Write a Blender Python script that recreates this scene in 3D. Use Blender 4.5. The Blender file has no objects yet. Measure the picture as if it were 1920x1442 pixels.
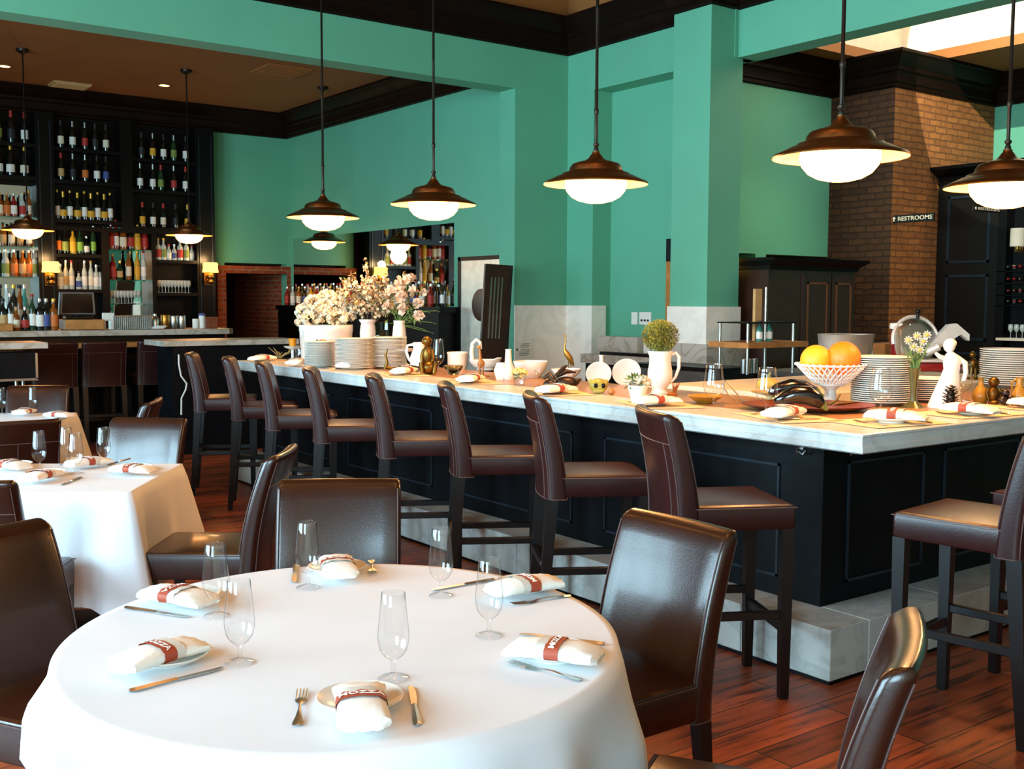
import bpy, bmesh, math, random
from mathutils import Vector, Matrix, Euler
PI = math.pi
rnd = random.Random(7)
SC = bpy.context.scene
COL = SC.collection
# ---------------------------------------------------------------- camera
FPX, CAMH = 2031.3, 1.6
YAW, PIT, ROL = math.radians(36.49787), math.radians(-4.36641), math.radians(-0.24857)
_cy, _sy, _cp, _sp, _cr, _sr = math.cos(YAW), math.sin(YAW), math.cos(PIT), math.sin(PIT), math.cos(ROL), math.sin(ROL)
_f = Vector((_sy*_cp, _cy*_cp, _sp)); _r = Vector((_cy, -_sy, 0)); _d = _f.cross(_r)
RIGHT = _cr*_r + _sr*_d; DOWN = -_sr*_r + _cr*_d; FWD = _f
EYE = Vector((0, 0, CAMH))
def ray(x, y): return RIGHT*((x-960)/FPX) + DOWN*((y-721)/FPX) + FWD
def onz(x, y, z):
    d = ray(x, y); return EYE + d*((z-CAMH)/d.z)
def onx(x, y, X):
    d = ray(x, y); return EYE + d*(X/d.x)
def ony(x, y, Y):
    d = ray(x, y); return EYE + d*(Y/d.y)
cam_d = bpy.data.cameras.new('camera'); cam = bpy.data.objects.new('camera', cam_d); COL.objects.link(cam)
m = Matrix.Identity(4)
for i in range(3):
    m[i][0] = RIGHT[i]; m[i][1] = -DOWN[i]; m[i][2] = -FWD[i]; m[i][3] = EYE[i]
cam.matrix_world = m
cam_d.sensor_fit = 'HORIZONTAL'; cam_d.sensor_width = 36; cam_d.lens = 36*FPX/1920
cam_d.clip_start = 0.05; cam_d.clip_end = 100
SC.camera = cam
# ---------------------------------------------------------------- materials
def lin(c):
    if isinstance(c, str):
        c = tuple(int(c[i:i+2], 16)/255 for i in (0, 2, 4))
    return tuple((v/12.92 if v <= 0.04045 else ((v+0.055)/1.055)**2.4) for v in c)
class NT:
    def __init__(s, name):
        s.m = bpy.data.materials.new(name); s.m.use_nodes = True
        s.t = s.m.node_tree; s.t.nodes.clear()
        s.out = s.n('ShaderNodeOutputMaterial')
    def n(s, typ, **kw):
        nd = s.t.nodes.new(typ)
        for k, v in kw.items():
            if isinstance(k, str) and hasattr(nd, k): setattr(nd, k, v)
        return nd
    def l(s, a, b): s.t.links.new(a, b)
def mat(name, col, rough=0.5, metal=0.0, var=0.12, scale=9.0, bump=0.0, bscale=60.0, coat=0.0, spec=0.5, sheen=0.0, aniso=None):
    """principled surface whose colour and gloss wander a little with procedural noise"""
    N = NT(name); p = N.n('ShaderNodeBsdfPrincipled')
    tc = N.n('ShaderNodeTexCoord'); no = N.n('ShaderNodeTexNoise')
    no.inputs['Scale'].default_value = scale; no.inputs['Detail'].default_value = 4
    N.l(tc.outputs['Object'], no.inputs['Vector'])
    c = lin(col)
    ramp = N.n('ShaderNodeValToRGB')
    a = tuple(max(0, v*(1-var)) for v in c); b = tuple(min(1, v*(1+var)) for v in c)
    ramp.color_ramp.elements[0].position = .3; ramp.color_ramp.elements[1].position = .7
    ramp.color_ramp.elements[0].color = (*a, 1); ramp.color_ramp.elements[1].color = (*b, 1)
    N.l(no.outputs['Fac'], ramp.inputs['Fac']); N.l(ramp.outputs['Color'], p.inputs['Base Color'])
    p.inputs['Roughness'].default_value = rough; p.inputs['Metallic'].default_value = metal
    p.inputs['Coat Weight'].default_value = coat; p.inputs['Coat Roughness'].default_value = 0.12
    p.inputs['Specular IOR Level'].default_value = spec
    if sheen: p.inputs['Sheen Weight'].default_value = sheen
    if bump:
        n2 = N.n('ShaderNodeTexNoise'); n2.inputs['Scale'].default_value = bscale; n2.inputs['Detail'].default_value = 3
        N.l(tc.outputs['Object'], n2.inputs['Vector'])
        bp = N.n('ShaderNodeBump'); bp.inputs['Strength'].default_value = bump; bp.inputs['Distance'].default_value = .01
        N.l(n2.outputs['Fac'], bp.inputs['Height']); N.l(bp.outputs['Normal'], p.inputs['Normal'])
    N.l(p.outputs['BSDF'], N.out.inputs['Surface'])
    return N.m
def emis(name, col, strength, var=.05):
    N = NT(name); e = N.n('ShaderNodeEmission')
    no = N.n('ShaderNodeTexNoise'); no.inputs['Scale'].default_value = 3
    mx = N.n('ShaderNodeMix', data_type='RGBA'); c = lin(col)
    mx.inputs[6].default_value = (*[v*(1-var) for v in c], 1); mx.inputs[7].default_value = (*c, 1)
    N.l(no.outputs['Fac'], mx.inputs[0]); N.l(mx.outputs[2], e.inputs['Color'])
    e.inputs['Strength'].default_value = strength
    N.l(e.outputs[0], N.out.inputs['Surface']); return N.m
def glassm(name, col='ffffff', rough=0.0, ior=1.45):
    N = NT(name); p = N.n('ShaderNodeBsdfPrincipled')
    no = N.n('ShaderNodeTexNoise'); no.inputs['Scale'].default_value = 20
    mr = N.n('ShaderNodeMapRange'); mr.inputs['To Min'].default_value = rough; mr.inputs['To Max'].default_value = rough+.015
    N.l(no.outputs['Fac'], mr.inputs['Value']); N.l(mr.outputs[0], p.inputs['Roughness'])
    p.inputs['Base Color'].default_value = (*lin(col), 1); p.inputs['Transmission Weight'].default_value = 1
    p.inputs['IOR'].default_value = ior
    N.l(p.outputs['BSDF'], N.out.inputs['Surface']); return N.m
def brickm(name, c1, c2, mortar, bw=.21, bh=.068, ms=.012, rough=.8, bump=.6, offs=.5, axis='x', dist=.02, spec=.3):
    N = NT(name); p = N.n('ShaderNodeBsdfPrincipled'); tc = N.n('ShaderNodeTexCoord')
    sep = N.n('ShaderNodeSeparateXYZ'); comb = N.n('ShaderNodeCombineXYZ'); ad = N.n('ShaderNodeMath', operation='ADD')
    N.l(tc.outputs['Object'], sep.inputs[0]); N.l(sep.outputs['X'], ad.inputs[0]); N.l(sep.outputs['Y'], ad.inputs[1])
    if axis == 'floor':
        N.l(sep.outputs['X'], comb.inputs['X']); N.l(sep.outputs['Y'], comb.inputs['Y'])
    else:
        N.l(ad.outputs[0], comb.inputs['X']); N.l(sep.outputs['Z'], comb.inputs['Y'])
    br = N.n('ShaderNodeTexBrick'); br.offset = offs
    br.inputs['Scale'].default_value = 1; br.inputs['Brick Width'].default_value = bw; br.inputs['Row Height'].default_value = bh
    br.inputs['Mortar Size'].default_value = ms; br.inputs['Mortar Smooth'].default_value = .25; br.inputs['Bias'].default_value = 0
    br.inputs['Color1'].default_value = (*lin(c1), 1); br.inputs['Color2'].default_value = (*lin(c2), 1); br.inputs['Mortar'].default_value = (*lin(mortar), 1)
    nz = N.n('ShaderNodeTexNoise'); nz.inputs['Scale'].default_value = 5; nz.inputs['Detail'].default_value = 5
    N.l(tc.outputs['Object'], nz.inputs['Vector'])
    vm = N.n('ShaderNodeVectorMath', operation='SCALE'); vm.inputs['Scale'].default_value = dist
    N.l(nz.outputs['Color'], vm.inputs[0]); va = N.n('ShaderNodeVectorMath', operation='ADD')
    N.l(comb.outputs[0], va.inputs[0]); N.l(vm.outputs[0], va.inputs[1]); N.l(va.outputs[0], br.inputs['Vector'])
    mx = N.n('ShaderNodeMix', data_type='RGBA', blend_type='MULTIPLY'); mx.inputs[0].default_value = .7
    rp = N.n('ShaderNodeValToRGB'); rp.color_ramp.elements[0].color = (.55, .5, .5, 1); rp.color_ramp.elements[1].color = (1.25, 1.2, 1.15, 1)
    n3 = N.n('ShaderNodeTexNoise'); n3.inputs['Scale'].default_value = 14; N.l(tc.outputs['Object'], n3.inputs['Vector'])
    N.l(n3.outputs['Fac'], rp.inputs['Fac'])
    N.l(br.outputs['Color'], mx.inputs[6]); N.l(rp.outputs['Color'], mx.inputs[7]); N.l(mx.outputs[2], p.inputs['Base Color'])
    bp = N.n('ShaderNodeBump'); bp.inputs['Strength'].default_value = bump; bp.inputs['Distance'].default_value = .02; bp.invert = True
    am = N.n('ShaderNodeMath', operation='MULTIPLY_ADD'); am.inputs[1].default_value = -.35
    N.l(n3.outputs['Fac'], am.inputs[0]); N.l(br.outputs['Fac'], am.inputs[2]); N.l(am.outputs[0], bp.inputs['Height']); N.l(bp.outputs['Normal'], p.inputs['Normal'])
    p.inputs['Roughness'].default_value = rough; p.inputs['Specular IOR Level'].default_value = spec
    N.l(p.outputs['BSDF'], N.out.inputs['Surface']); return N.m
def marblem(name, base, vein, stain, rough=.3, scale=1.6, stainamt=.35):
    N = NT(name); p = N.n('ShaderNodeBsdfPrincipled'); tc = N.n('ShaderNodeTexCoord')
    n1 = N.n('ShaderNodeTexNoise'); n1.inputs['Scale'].default_value = scale*2; n1.inputs['Detail'].default_value = 8; n1.inputs['Distortion'].default_value = 1.6
    N.l(tc.outputs['Object'], n1.inputs['Vector'])
    r1 = N.n('ShaderNodeValToRGB'); e = r1.color_ramp.elements
    e[0].position = .44; e[0].color = (*lin(base), 1); e[1].position = .56; e[1].color = (*lin(base), 1)
    v = r1.color_ramp.elements.new(.5); v.color = (*lin(vein), 1)
    N.l(n1.outputs['Fac'], r1.inputs['Fac'])
    n2 = N.n('ShaderNodeTexNoise'); n2.inputs['Scale'].default_value = scale*.9; n2.inputs['Detail'].default_value = 5
    mp = N.n('ShaderNodeMapping'); mp.inputs['Location'].default_value = (3, 7, 1); N.l(tc.outputs['Object'], mp.inputs[0]); N.l(mp.outputs[0], n2.inputs['Vector'])
    r2 = N.n('ShaderNodeValToRGB'); r2.color_ramp.elements[0].position = .52; r2.color_ramp.elements[1].position = .72
    r2.color_ramp.elements[0].color = (0, 0, 0, 1); r2.color_ramp.elements[1].color = (stainamt*2,)*3+(1,)
    N.l(n2.outputs['Fac'], r2.inputs['Fac'])
    mx = N.n('ShaderNodeMix', data_type='RGBA'); mx.inputs[7].default_value = (*lin(stain), 1)
    N.l(r2.outputs['Color'], mx.inputs[0]); N.l(r1.outputs['Color'], mx.inputs[6]); N.l(mx.outputs[2], p.inputs['Base Color'])
    p.inputs['Roughness'].default_value = rough
    N.l(p.outputs['BSDF'], N.out.inputs['Surface']); return N.m
def floorm(name):
    N = NT(name); p = N.n('ShaderNodeBsdfPrincipled'); tc = N.n('ShaderNodeTexCoord')
    br = N.n('ShaderNodeTexBrick'); br.offset = .37; br.offset_frequency = 2
    br.inputs['Scale'].default_value = 1; br.inputs['Brick Width'].default_value = 1.5; br.inputs['Row Height'].default_value = .165
    br.inputs['Mortar Size'].default_value = .0035; br.inputs['Mortar Smooth'].default_value = .1; br.inputs['Bias'].default_value = -.1
    br.inputs['Color1'].default_value = (*lin('a5522a'), 1); br.inputs['Color2'].default_value = (*lin('6b3016'), 1); br.inputs['Mortar'].default_value = (*lin('140a06'), 1)
    N.l(tc.outputs['Object'], br.inputs['Vector'])
    mp = N.n('ShaderNodeMapping'); mp.inputs['Scale'].default_value = (1.4, 16, 1); N.l(tc.outputs['Object'], mp.inputs[0])
    n1 = N.n('ShaderNodeTexNoise'); n1.inputs['Scale'].default_value = 1.6; n1.inputs['Detail'].default_value = 7; n1.inputs['Roughness'].default_value = .65
    N.l(mp.outputs[0], n1.inputs['Vector'])
    rp = N.n('ShaderNodeValToRGB'); e = rp.color_ramp.elements
    e[0].position = .36; e[0].color = (.05, .04, .04, 1); e[1].position = .62; e[1].color = (1.2, 1.1, 1.05, 1)
    v = rp.color_ramp.elements.new(.46); v.color = (.75, .68, .65, 1)
    N.l(n1.outputs['Fac'], rp.inputs['Fac'])
    mx = N.n('ShaderNodeMix', data_type='RGBA', blend_type='MULTIPLY'); mx.inputs[0].default_value = .9
    N.l(br.outputs['Color'], mx.inputs[6]); N.l(rp.outputs['Color'], mx.inputs[7]); N.l(mx.outputs[2], p.inputs['Base Color'])
    mr = N.n('ShaderNodeMapRange'); mr.inputs['To Min'].default_value = .32; mr.inputs['To Max'].default_value = .6
    N.l(n1.outputs['Fac'], mr.inputs['Value']); N.l(mr.outputs[0], p.inputs['Roughness'])
    bp = N.n('ShaderNodeBump'); bp.inputs['Strength'].default_value = .35; bp.inputs['Distance'].default_value = .006
    sb = N.n('ShaderNodeMath', operation='SUBTRACT'); N.l(n1.outputs['Fac'], sb.inputs[0]); N.l(br.outputs['Fac'], sb.inputs[1])
    N.l(sb.outputs[0], bp.inputs['Height']); N.l(bp.outputs['Normal'], p.inputs['Normal'])
    N.l(p.outputs['BSDF'], N.out.inputs['Surface']); return N.m
def thinm(name, tint='fdfefe', edge='a2adad'):
    """thin clear glass: see-through, darker toward its silhouette, mirror glints"""
    N = NT(name); tr = N.n('ShaderNodeBsdfTransparent'); gl = N.n('ShaderNodeBsdfGlossy'); gl.inputs['Roughness'].default_value = .03
    lw = N.n('ShaderNodeLayerWeight'); lw.inputs['Blend'].default_value = .5
    no = N.n('ShaderNodeTexNoise'); no.inputs['Scale'].default_value = 12
    rp = N.n('ShaderNodeValToRGB'); rp.color_ramp.elements[0].position = .7; rp.color_ramp.elements[0].color = (*lin(tint), 1); rp.color_ramp.elements[1].position = .98; rp.color_ramp.elements[1].color = (*lin(edge), 1)
    ad = N.n('ShaderNodeMath', operation='MULTIPLY_ADD'); ad.inputs[1].default_value = .06; N.l(no.outputs['Fac'], ad.inputs[0]); N.l(lw.outputs['Facing'], ad.inputs[2])
    N.l(ad.outputs[0], rp.inputs['Fac']); N.l(rp.outputs['Color'], tr.inputs['Color'])
    pw = N.n('ShaderNodeMath', operation='POWER'); pw.inputs[1].default_value = 4.0; N.l(lw.outputs['Facing'], pw.inputs[0])
    fr = N.n('ShaderNodeMath', operation='MULTIPLY_ADD'); fr.inputs[1].default_value = .7; fr.inputs[2].default_value = .07; N.l(pw.outputs[0], fr.inputs[0])
    mx = N.n('ShaderNodeMixShader'); N.l(fr.outputs[0], mx.inputs[0]); N.l(tr.outputs[0], mx.inputs[1]); N.l(gl.outputs[0], mx.inputs[2]); N.l(mx.outputs[0], N.out.inputs['Surface'])
    return N.m
# ---------------------------------------------------------------- mesh builder
class MB:
    def __init__(s):
        s.bm = bmesh.new(); s.mi = 0; s.M = Matrix.Identity(4)
    def at(s, loc=(0, 0, 0), rz=0, rx=0, ry=0, sc=1):
        s.M = Matrix.Translation(loc) @ Euler((rx, ry, rz)).to_matrix().to_4x4() @ Matrix.Scale(sc, 4); return s
    def add(s, verts, faces, mi=None):
        vs = [s.bm.verts.new(s.M @ Vector(v)) for v in verts]
        for f in faces:
            try:
                fc = s.bm.faces.new([vs[i] for i in f]); fc.material_index = s.mi if mi is None else mi
            except ValueError: pass
        return s
    def box(s, lo, hi, bev=0, seg=2, mi=None):
        x0, y0, z0 = lo; x1, y1, z1 = hi
        v = [(x0,y0,z0),(x1,y0,z0),(x1,y1,z0),(x0,y1,z0),(x0,y0,z1),(x1,y0,z1),(x1,y1,z1),(x0,y1,z1)]
        f = [(0,3,2,1),(4,5,6,7),(0,1,5,4),(1,2,6,5),(2,3,7,6),(3,0,4,7)]
        if not bev: return s.add(v, f, mi)
        t = bmesh.new(); vs = [t.verts.new(p) for p in v]
        for q in f: t.faces.new([vs[i] for i in q])
        bmesh.ops.bevel(t, geom=list(t.edges), offset=bev, segments=seg, profile=.5, affect='EDGES')
        t.verts.index_update()
        s.add([w.co.copy() for w in t.verts], [[w.index for w in q.verts] for q in t.faces], mi); t.free(); return s
    def cbox(s, c, d, bev=0, seg=2, mi=None):
        return s.box([c[i]-d[i]/2 for i in range(3)], [c[i]+d[i]/2 for i in range(3)], bev, seg, mi)
    def lathe(s, prof, seg=20, c=(0, 0, 0), mi=None, cap=False):
        vs = []; n = len(prof); fs = []
        for r, z in prof:
            for k in range(seg):
                a = 2*PI*k/seg; vs.append((c[0]+r*math.cos(a), c[1]+r*math.sin(a), c[2]+z))
        for i in range(n-1):
            for k in range(seg):
                k2 = (k+1) % seg; fs.append((i*seg+k, i*seg+k2, (i+1)*seg+k2, (i+1)*seg+k))
        if cap:
            fs.append(tuple(range(seg-1, -1, -1))); fs.append(tuple(range((n-1)*seg, n*seg)))
        s.add(vs, fs, mi); return s
    def tube(s, pts, r, seg=8, mi=None, cap=True, closed=False):
        pts = [Vector(p) for p in pts]; n = len(pts); R = r if isinstance(r, (list, tuple)) else [r]*n
        vs = []; up = Vector((0, 0, 1)); prev = None
        for i, p in enumerate(pts):
            if closed: t = pts[(i+1) % n]-pts[i-1]
            else: t = pts[min(i+1, n-1)]-pts[max(i-1, 0)]
            t = t.normalized() if t.length > 1e-9 else Vector((0, 0, 1))
            if prev is None:
                a = t.cross(up)
                if a.length < 1e-3: a = t.cross(Vector((1, 0, 0)))
            else:
                a = prev - t*prev.dot(t)
                if a.length < 1e-4: a = t.cross(Vector((1, 0, 0)))
            a.normalize(); prev = a; b = t.cross(a)
            for k in range(seg):
                q = 2*PI*k/seg; vs.append(p + a*(R[i]*math.cos(q)) + b*(R[i]*math.sin(q)))
        fs = []
        for i in range(n if closed else n-1):
            j = (i+1) % n
            for k in range(seg):
                k2 = (k+1) % seg; fs.append((i*seg+k, i*seg+k2, j*seg+k2, j*seg+k))
        if cap and not closed:
            fs.append(tuple(range(seg-1, -1, -1))); fs.append(tuple(range((n-1)*seg, n*seg)))
        return s.add(vs, fs, mi)
    def cyl(s, p0, p1, r0, r1=None, seg=14, mi=None):
        return s.tube([p0, p1], [r0, r0 if r1 is None else r1], seg, mi)
    def loft(s, rings, mi=None, cap=True, closed=True):
        n = len(rings[0]); vs = [v for r in rings for v in r]; fs = []
        for i in range(len(rings)-1):
            for k in range(n if closed else n-1):
                k2 = (k+1) % n; fs.append((i*n+k, i*n+k2, (i+1)*n+k2, (i+1)*n+k))
        if cap:
            fs.append(tuple(range(n-1, -1, -1))); fs.append(tuple(range((len(rings)-1)*n, len(rings)*n)))
        return s.add(vs, fs, mi)
    def prism(s, poly, z0, z1, mi=None, xf=None):
        n = len(poly); g = xf or (lambda x, y, z: (x, y, z))
        vs = [g(x, y, z0) for x, y in poly]+[g(x, y, z1) for x, y in poly]
        fs = [tuple(range(n-1, -1, -1)), tuple(range(n, 2*n))]+[(i, (i+1) % n, n+(i+1) % n, n+i) for i in range(n)]
        return s.add(vs, fs, mi)
    def ball(s, c, r, sx=1, sy=1, sz=1, seg=14, ring=9, mi=None):
        pr = [(math.sin(PI*i/ring), -math.cos(PI*i/ring)) for i in range(ring+1)]
        pr[0] = (1e-4, -1); pr[-1] = (1e-4, 1)
        vs = []; fs = []
        for q, z in pr:
            for k in range(seg):
                a = 2*PI*k/seg; vs.append((c[0]+r*sx*q*math.cos(a), c[1]+r*sy*q*math.sin(a), c[2]+r*sz*z))
        for i in range(ring):
            for k in range(seg):
                k2 = (k+1) % seg; fs.append((i*seg+k, i*seg+k2, (i+1)*seg+k2, (i+1)*seg+k))
        return s.add(vs, fs, mi)
    def build(s, name, mats, parent=None, loc=None, rz=0, smooth=True, ang=38, norm=True):
        if norm: bmesh.ops.recalc_face_normals(s.bm, faces=s.bm.faces)
        me = bpy.data.meshes.new(name); s.bm.to_mesh(me); s.bm.free()
        for mm in (mats if isinstance(mats, (list, tuple)) else [mats]): me.materials.append(mm)
        if smooth:
            me.polygons.foreach_set('use_smooth', [True]*len(me.polygons)); me.set_sharp_from_angle(angle=math.radians(ang))
        o = bpy.data.objects.new(name, me); COL.objects.link(o)
        if parent: o.parent = parent
        if loc is not None: o.location = loc
        o.rotation_euler = (0, 0, rz)
        return o
def fnt(txt, size, extrude=.0006):
    """letters as (verts, faces) centred on the origin in the XY plane"""
    cu = bpy.data.curves.new('letters', 'FONT'); cu.body = txt; cu.size = size; cu.extrude = extrude; cu.align_x = 'CENTER'; cu.align_y = 'CENTER'
    cu.resolution_u = 3; cu.offset = size*.012
    ob = bpy.data.objects.new('letters', cu); COL.objects.link(ob)
    dg = bpy.context.evaluated_depsgraph_get(); dg.update()
    me = bpy.data.meshes.new_from_object(ob.evaluated_get(dg))
    v = [tuple(q.co) for q in me.vertices]; f = [tuple(p.vertices) for p in me.polygons]
    bpy.data.objects.remove(ob); bpy.data.meshes.remove(me); bpy.data.curves.remove(cu)
    return v, f
# ---------------------------------------------------------------- scene tree
def tag(o, label, cat, group=None, kind=None):
    o['label'] = label; o['category'] = cat
    if group: o['group'] = group
    if kind: o['kind'] = kind
    return o
def thing(name, label, cat, loc=(0, 0, 0), rz=0, group=None):
    o = bpy.data.objects.new(name, None); COL.objects.link(o); o.empty_display_size = .1
    o.location = loc; o.rotation_euler = (0, 0, rz)
    return tag(o, label, cat, group)
def dup(root, loc, rz=0, label=None, group=None, sc=None, mats=None):
    r = root.copy(); COL.objects.link(r); r.location = loc; r.rotation_euler = (0, 0, rz)
    if label: r['label'] = label
    if group: r['group'] = group
    if sc: r.scale = sc if isinstance(sc, (tuple, list)) else (sc,)*3
    for ch in list(root.children):
        c = ch.copy(); COL.objects.link(c); c.parent = r
        for g in list(ch.children):
            d = g.copy(); COL.objects.link(d); d.parent = c
    return r
def struct(o, label=None):
    o['kind'] = 'structure'
    if label: o['label'] = label
    return o
def sbox(name, lo, hi, m, bev=0):
    """a box of the setting with its origin at its own corner"""
    b = MB(); b.box((0, 0, 0), [hi[i]-lo[i] for i in range(3)], bev)
    return struct(b.build(name, m, None, lo, smooth=bool(bev)))
ORD = ['first','second','third','fourth','fifth','sixth','seventh','eighth','ninth','tenth','eleventh','twelfth','thirteenth','fourteenth','fifteenth','sixteenth','seventeenth','eighteenth','nineteenth','twentieth']
def rzf(fx, fy): return math.atan2(-fx, fy)      # turn that points local +Y along (fx, fy)
def area(name, loc, rot, sx, sy, power, col, spread=PI):
    l = bpy.data.lights.new(name, 'AREA'); l.shape = 'RECTANGLE'; l.size = sx; l.size_y = sy; l.energy = power; l.color = col; l.spread = spread
    o = bpy.data.objects.new(name, l); COL.objects.link(o); o.location = loc; o.rotation_euler = rot; o['kind'] = 'helper'; return o
def point(name, loc, power, col, r=.05):
    l = bpy.data.lights.new(name, 'POINT'); l.energy = power; l.color = col; l.shadow_soft_size = r
    o = bpy.data.objects.new(name, l); COL.objects.link(o); o.location = loc; o['kind'] = 'helper'; return o
def spot(name, loc, power, col, ang=70, blend=.6):
    l = bpy.data.lights.new(name, 'SPOT'); l.energy = power; l.color = col; l.spot_size = math.radians(ang); l.spot_blend = blend; l.shadow_soft_size = .05
    o = bpy.data.objects.new(name, l); COL.objects.link(o); o.location = loc; o['kind'] = 'helper'; return o
# ================================================================ materials in use
M_teal = mat('teal plaster', '5ca88b', .62, var=.05, scale=1.2, bump=.03, bscale=25)
M_crown = mat('dark stained trim', '150a06', .5, var=.25, scale=5, spec=.08)
M_crownbar = mat('dark mahogany trim', '180a05', .45, var=.3, scale=5, spec=.12)
M_ceil = mat('bronze painted ceiling', '8f5a28', .7, var=.08, scale=1)
M_floor = floorm('worn red plank floor')
M_black = mat('black lacquered wood', '050505', .4, var=.35, scale=7, spec=.2)
M_navy = mat('worn black blue cabinet paint', '05080c', .5, var=.5, scale=6, bump=.15, bscale=18, spec=.15)
M_navyedge = mat('rubbed cabinet moulding', '1a242c', .35, var=.3, scale=8, spec=.35)
M_marble = marblem('white counter marble', 'd4d5d2', 'c3c4c1', 'b9a48c', .28, 1.1, .3)
M_mgrey = marblem('grey ledge marble', 'b7afa4', '98907f', '9c8266', .35, 1.3, .3)
M_mwhite = marblem('pale wall marble', 'f0ebe1', 'e6e0d5', 'd9d0c2', .35, .6, .2)
M_mstep = marblem('footrest marble', 'c0c4c0', 'abb0ac', '9a8670', .4, 1.5, .4)
M_leather = mat('oxblood leather', '2c100e', .34, var=.25, scale=5, bump=.06, bscale=140, spec=.4, coat=.05)
M_leather2 = mat('dark brown leather', '2e1209', .28, var=.25, scale=5, bump=.05, bscale=140, spec=.45, coat=.25)
M_seam = mat('leather seam stitching', '5a4340', .5)
M_leg = mat('black chair leg wood', '0a0808', .4, var=.3)
M_cloth = mat('white table linen', 'e2e5ea', .85, var=.02, scale=4, sheen=.1)
M_copper = mat('aged copper', '7d5530', .36, metal=1, var=.25, scale=6)
M_bronze = mat('dark bronze', '40291a', .38, metal=.9, var=.3)
M_rod = mat('dark bronze rod', '2a211b', .4, metal=.7, var=.2)
M_shin = mat('cream enamel reflector', 'f6e3a6', .5)
M_opal = emis('glowing opal glass', 'ff9c48', 26.0)
M_steel = mat('brushed steel', 'b9bab6', .3, metal=1, var=.12, scale=14)
M_brass = mat('brass', 'a97a36', .32, metal=1, var=.2)
M_brickr = brickm('red brick', '9c4a28', '7c3519', '8a6a52', .22, .075)
M_brickshade = brickm('pier brick shade tone', '52351f', '41291a', '362418', .25, .078, .01, bump=1.4, dist=.035)  # same brick as the pier front; this face's shade is in the colour
M_bricklit = brickm('painted pier brick lit tone', '9a6534', '84542c', '704a2c', .25, .078, .009, bump=1.4, dist=.035)  # pier brick lightened: the warm light on the front face is painted in
M_dkwood = mat('dark brown cabinet wood', '33190d', .35, var=.35, scale=4)
M_wood = mat('oiled shelf wood', 'a8713a', .45, var=.25, scale=8)
M_glass = thinm('clear glass')
M_mirror = mat('silvered mirror', 'dfe8e2', .02, metal=1, var=.01)
M_white = mat('white glazed china', 'e6e3da', .25, var=.03)
M_cream = mat('cream plaster', 'dccfb6', .8, var=.05)
# ================================================================ setting
XM, YW, YH, XR, XC = 7.69, 16.6, 10.1, 8.28, 7.95
ZB, ZM, ZHB = 4.6, 6.0, 4.03; ZCR = 4.875
L, Bk = -4.0, -3.6            # left window wall and wall behind the camera
sbox('floor', (L, Bk, -.1), (16, 19, 0), M_floor)
# bar room
sbox('wall_back', (L, YW, 0), (6.45, YW+.2, ZB+.1), M_crownbar)
b = MB(); b.box((6.43, 0, 0), (6.60, .2, 2.2)); b.box((6.43, 0, 2.2), (8.2, .2, ZB+.1)); b.box((7.66, 0, 0), (8.2, .2, 2.2)); 
struct(b.build('wall_niche', M_teal, None, (0, YW, 0), smooth=False))
b = MB(); b.box((6.48, .2, 0), (6.60, 2.3, 2.3)); b.box((6.5, 2.2, 0), (7.8, 2.3, 2.3)); b.box((6.5, .2, 2.18), (7.8, 2.3, 2.3))
struct(b.build('wall_niche_inside', M_crownbar, None, (0, YW, 0), smooth=False))
sbox('wall_niche_side', (7.66, YW+.2, 0), (7.8, YW+2.3, 2.3), M_brickr)
sbox('wall_mirror', (XM, YH+.3, 0), (XM+.2, YW+.2, ZB+.1), M_teal)
b = MB(); b.box((L, 0, ZHB), (7.5, .3, ZM+.1)); b.box((7.5, 0, 0), (XR+.25, .3, ZM+.1))
struct(b.build('wall_bar_header', M_teal, None, (0, YH, 0), smooth=False))
sbox('ceiling_bar', (L, YH+.3, ZB), (XM+.2, YW+.2, ZB+.1), M_ceil)
# main room
yj = 9.63
b = MB()
b.box((XR, yj, 0), (XR+.3, YH, ZM+.1))                    # wall piece by the corner
b.box((XR, 7.5, ZHB), (XR+.3, yj, ZM+.1))                 # header over recess
b.box((XR+.28, 8.3, 0), (XR+.5, YH, ZHB+.3))              # recess back
struct(b.build('wall_recess', M_teal, None, (0, 0, 0), smooth=False))
sbox('wall_column', (XC, 7.51, 0), (XC+.46, 8.02, ZM+.1), M_teal)
sbox('wall_kitchen_header', (8.33, Bk, ZHB), (8.6, 7.6, ZM+.1), M_teal)
sbox('ceiling_main', (L, Bk, ZM), (8.6, YH+.3, ZM+.1), M_ceil)
# left wall and rear wall with window openings
def holed(name, along, fixed, a0, a1, z1, holes, m, th=.25):
    b = MB(); cur = a0
    def bx(s0, s1, za, zb):
        if along == 'y': b.box((fixed-th, s0, za), (fixed, s1, zb))
        else: b.box((s0, fixed-th, za), (s1, fixed, zb))
    for h0, h1, hz0, hz1 in holes:
        bx(cur, h0, 0, z1); bx(h0, h1, 0, hz0); bx(h0, h1, hz1, z1); cur = h1
    bx(cur, a1, 0, z1)
    return struct(b.build(name, m, None, (0, 0, 0), smooth=False))
WL = [(-3.2, .2, .7, 3.9), (2.6, 5.8, .7, 3.9), (6.4, 9.6, .7, 3.9)]
WB = []
holed('wall_left', 'y', L, Bk, YH+.3, ZM+.1, WL, M_cream)
sbox('wall_bar_left', (L-.25, YH+.3, 0), (L, YW+.2, ZB+.1), M_crownbar)
sbox('wall_rear', (L, Bk-.25, 0), (8.6, Bk, ZM+.1), M_cream)
wn = 0
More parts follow.
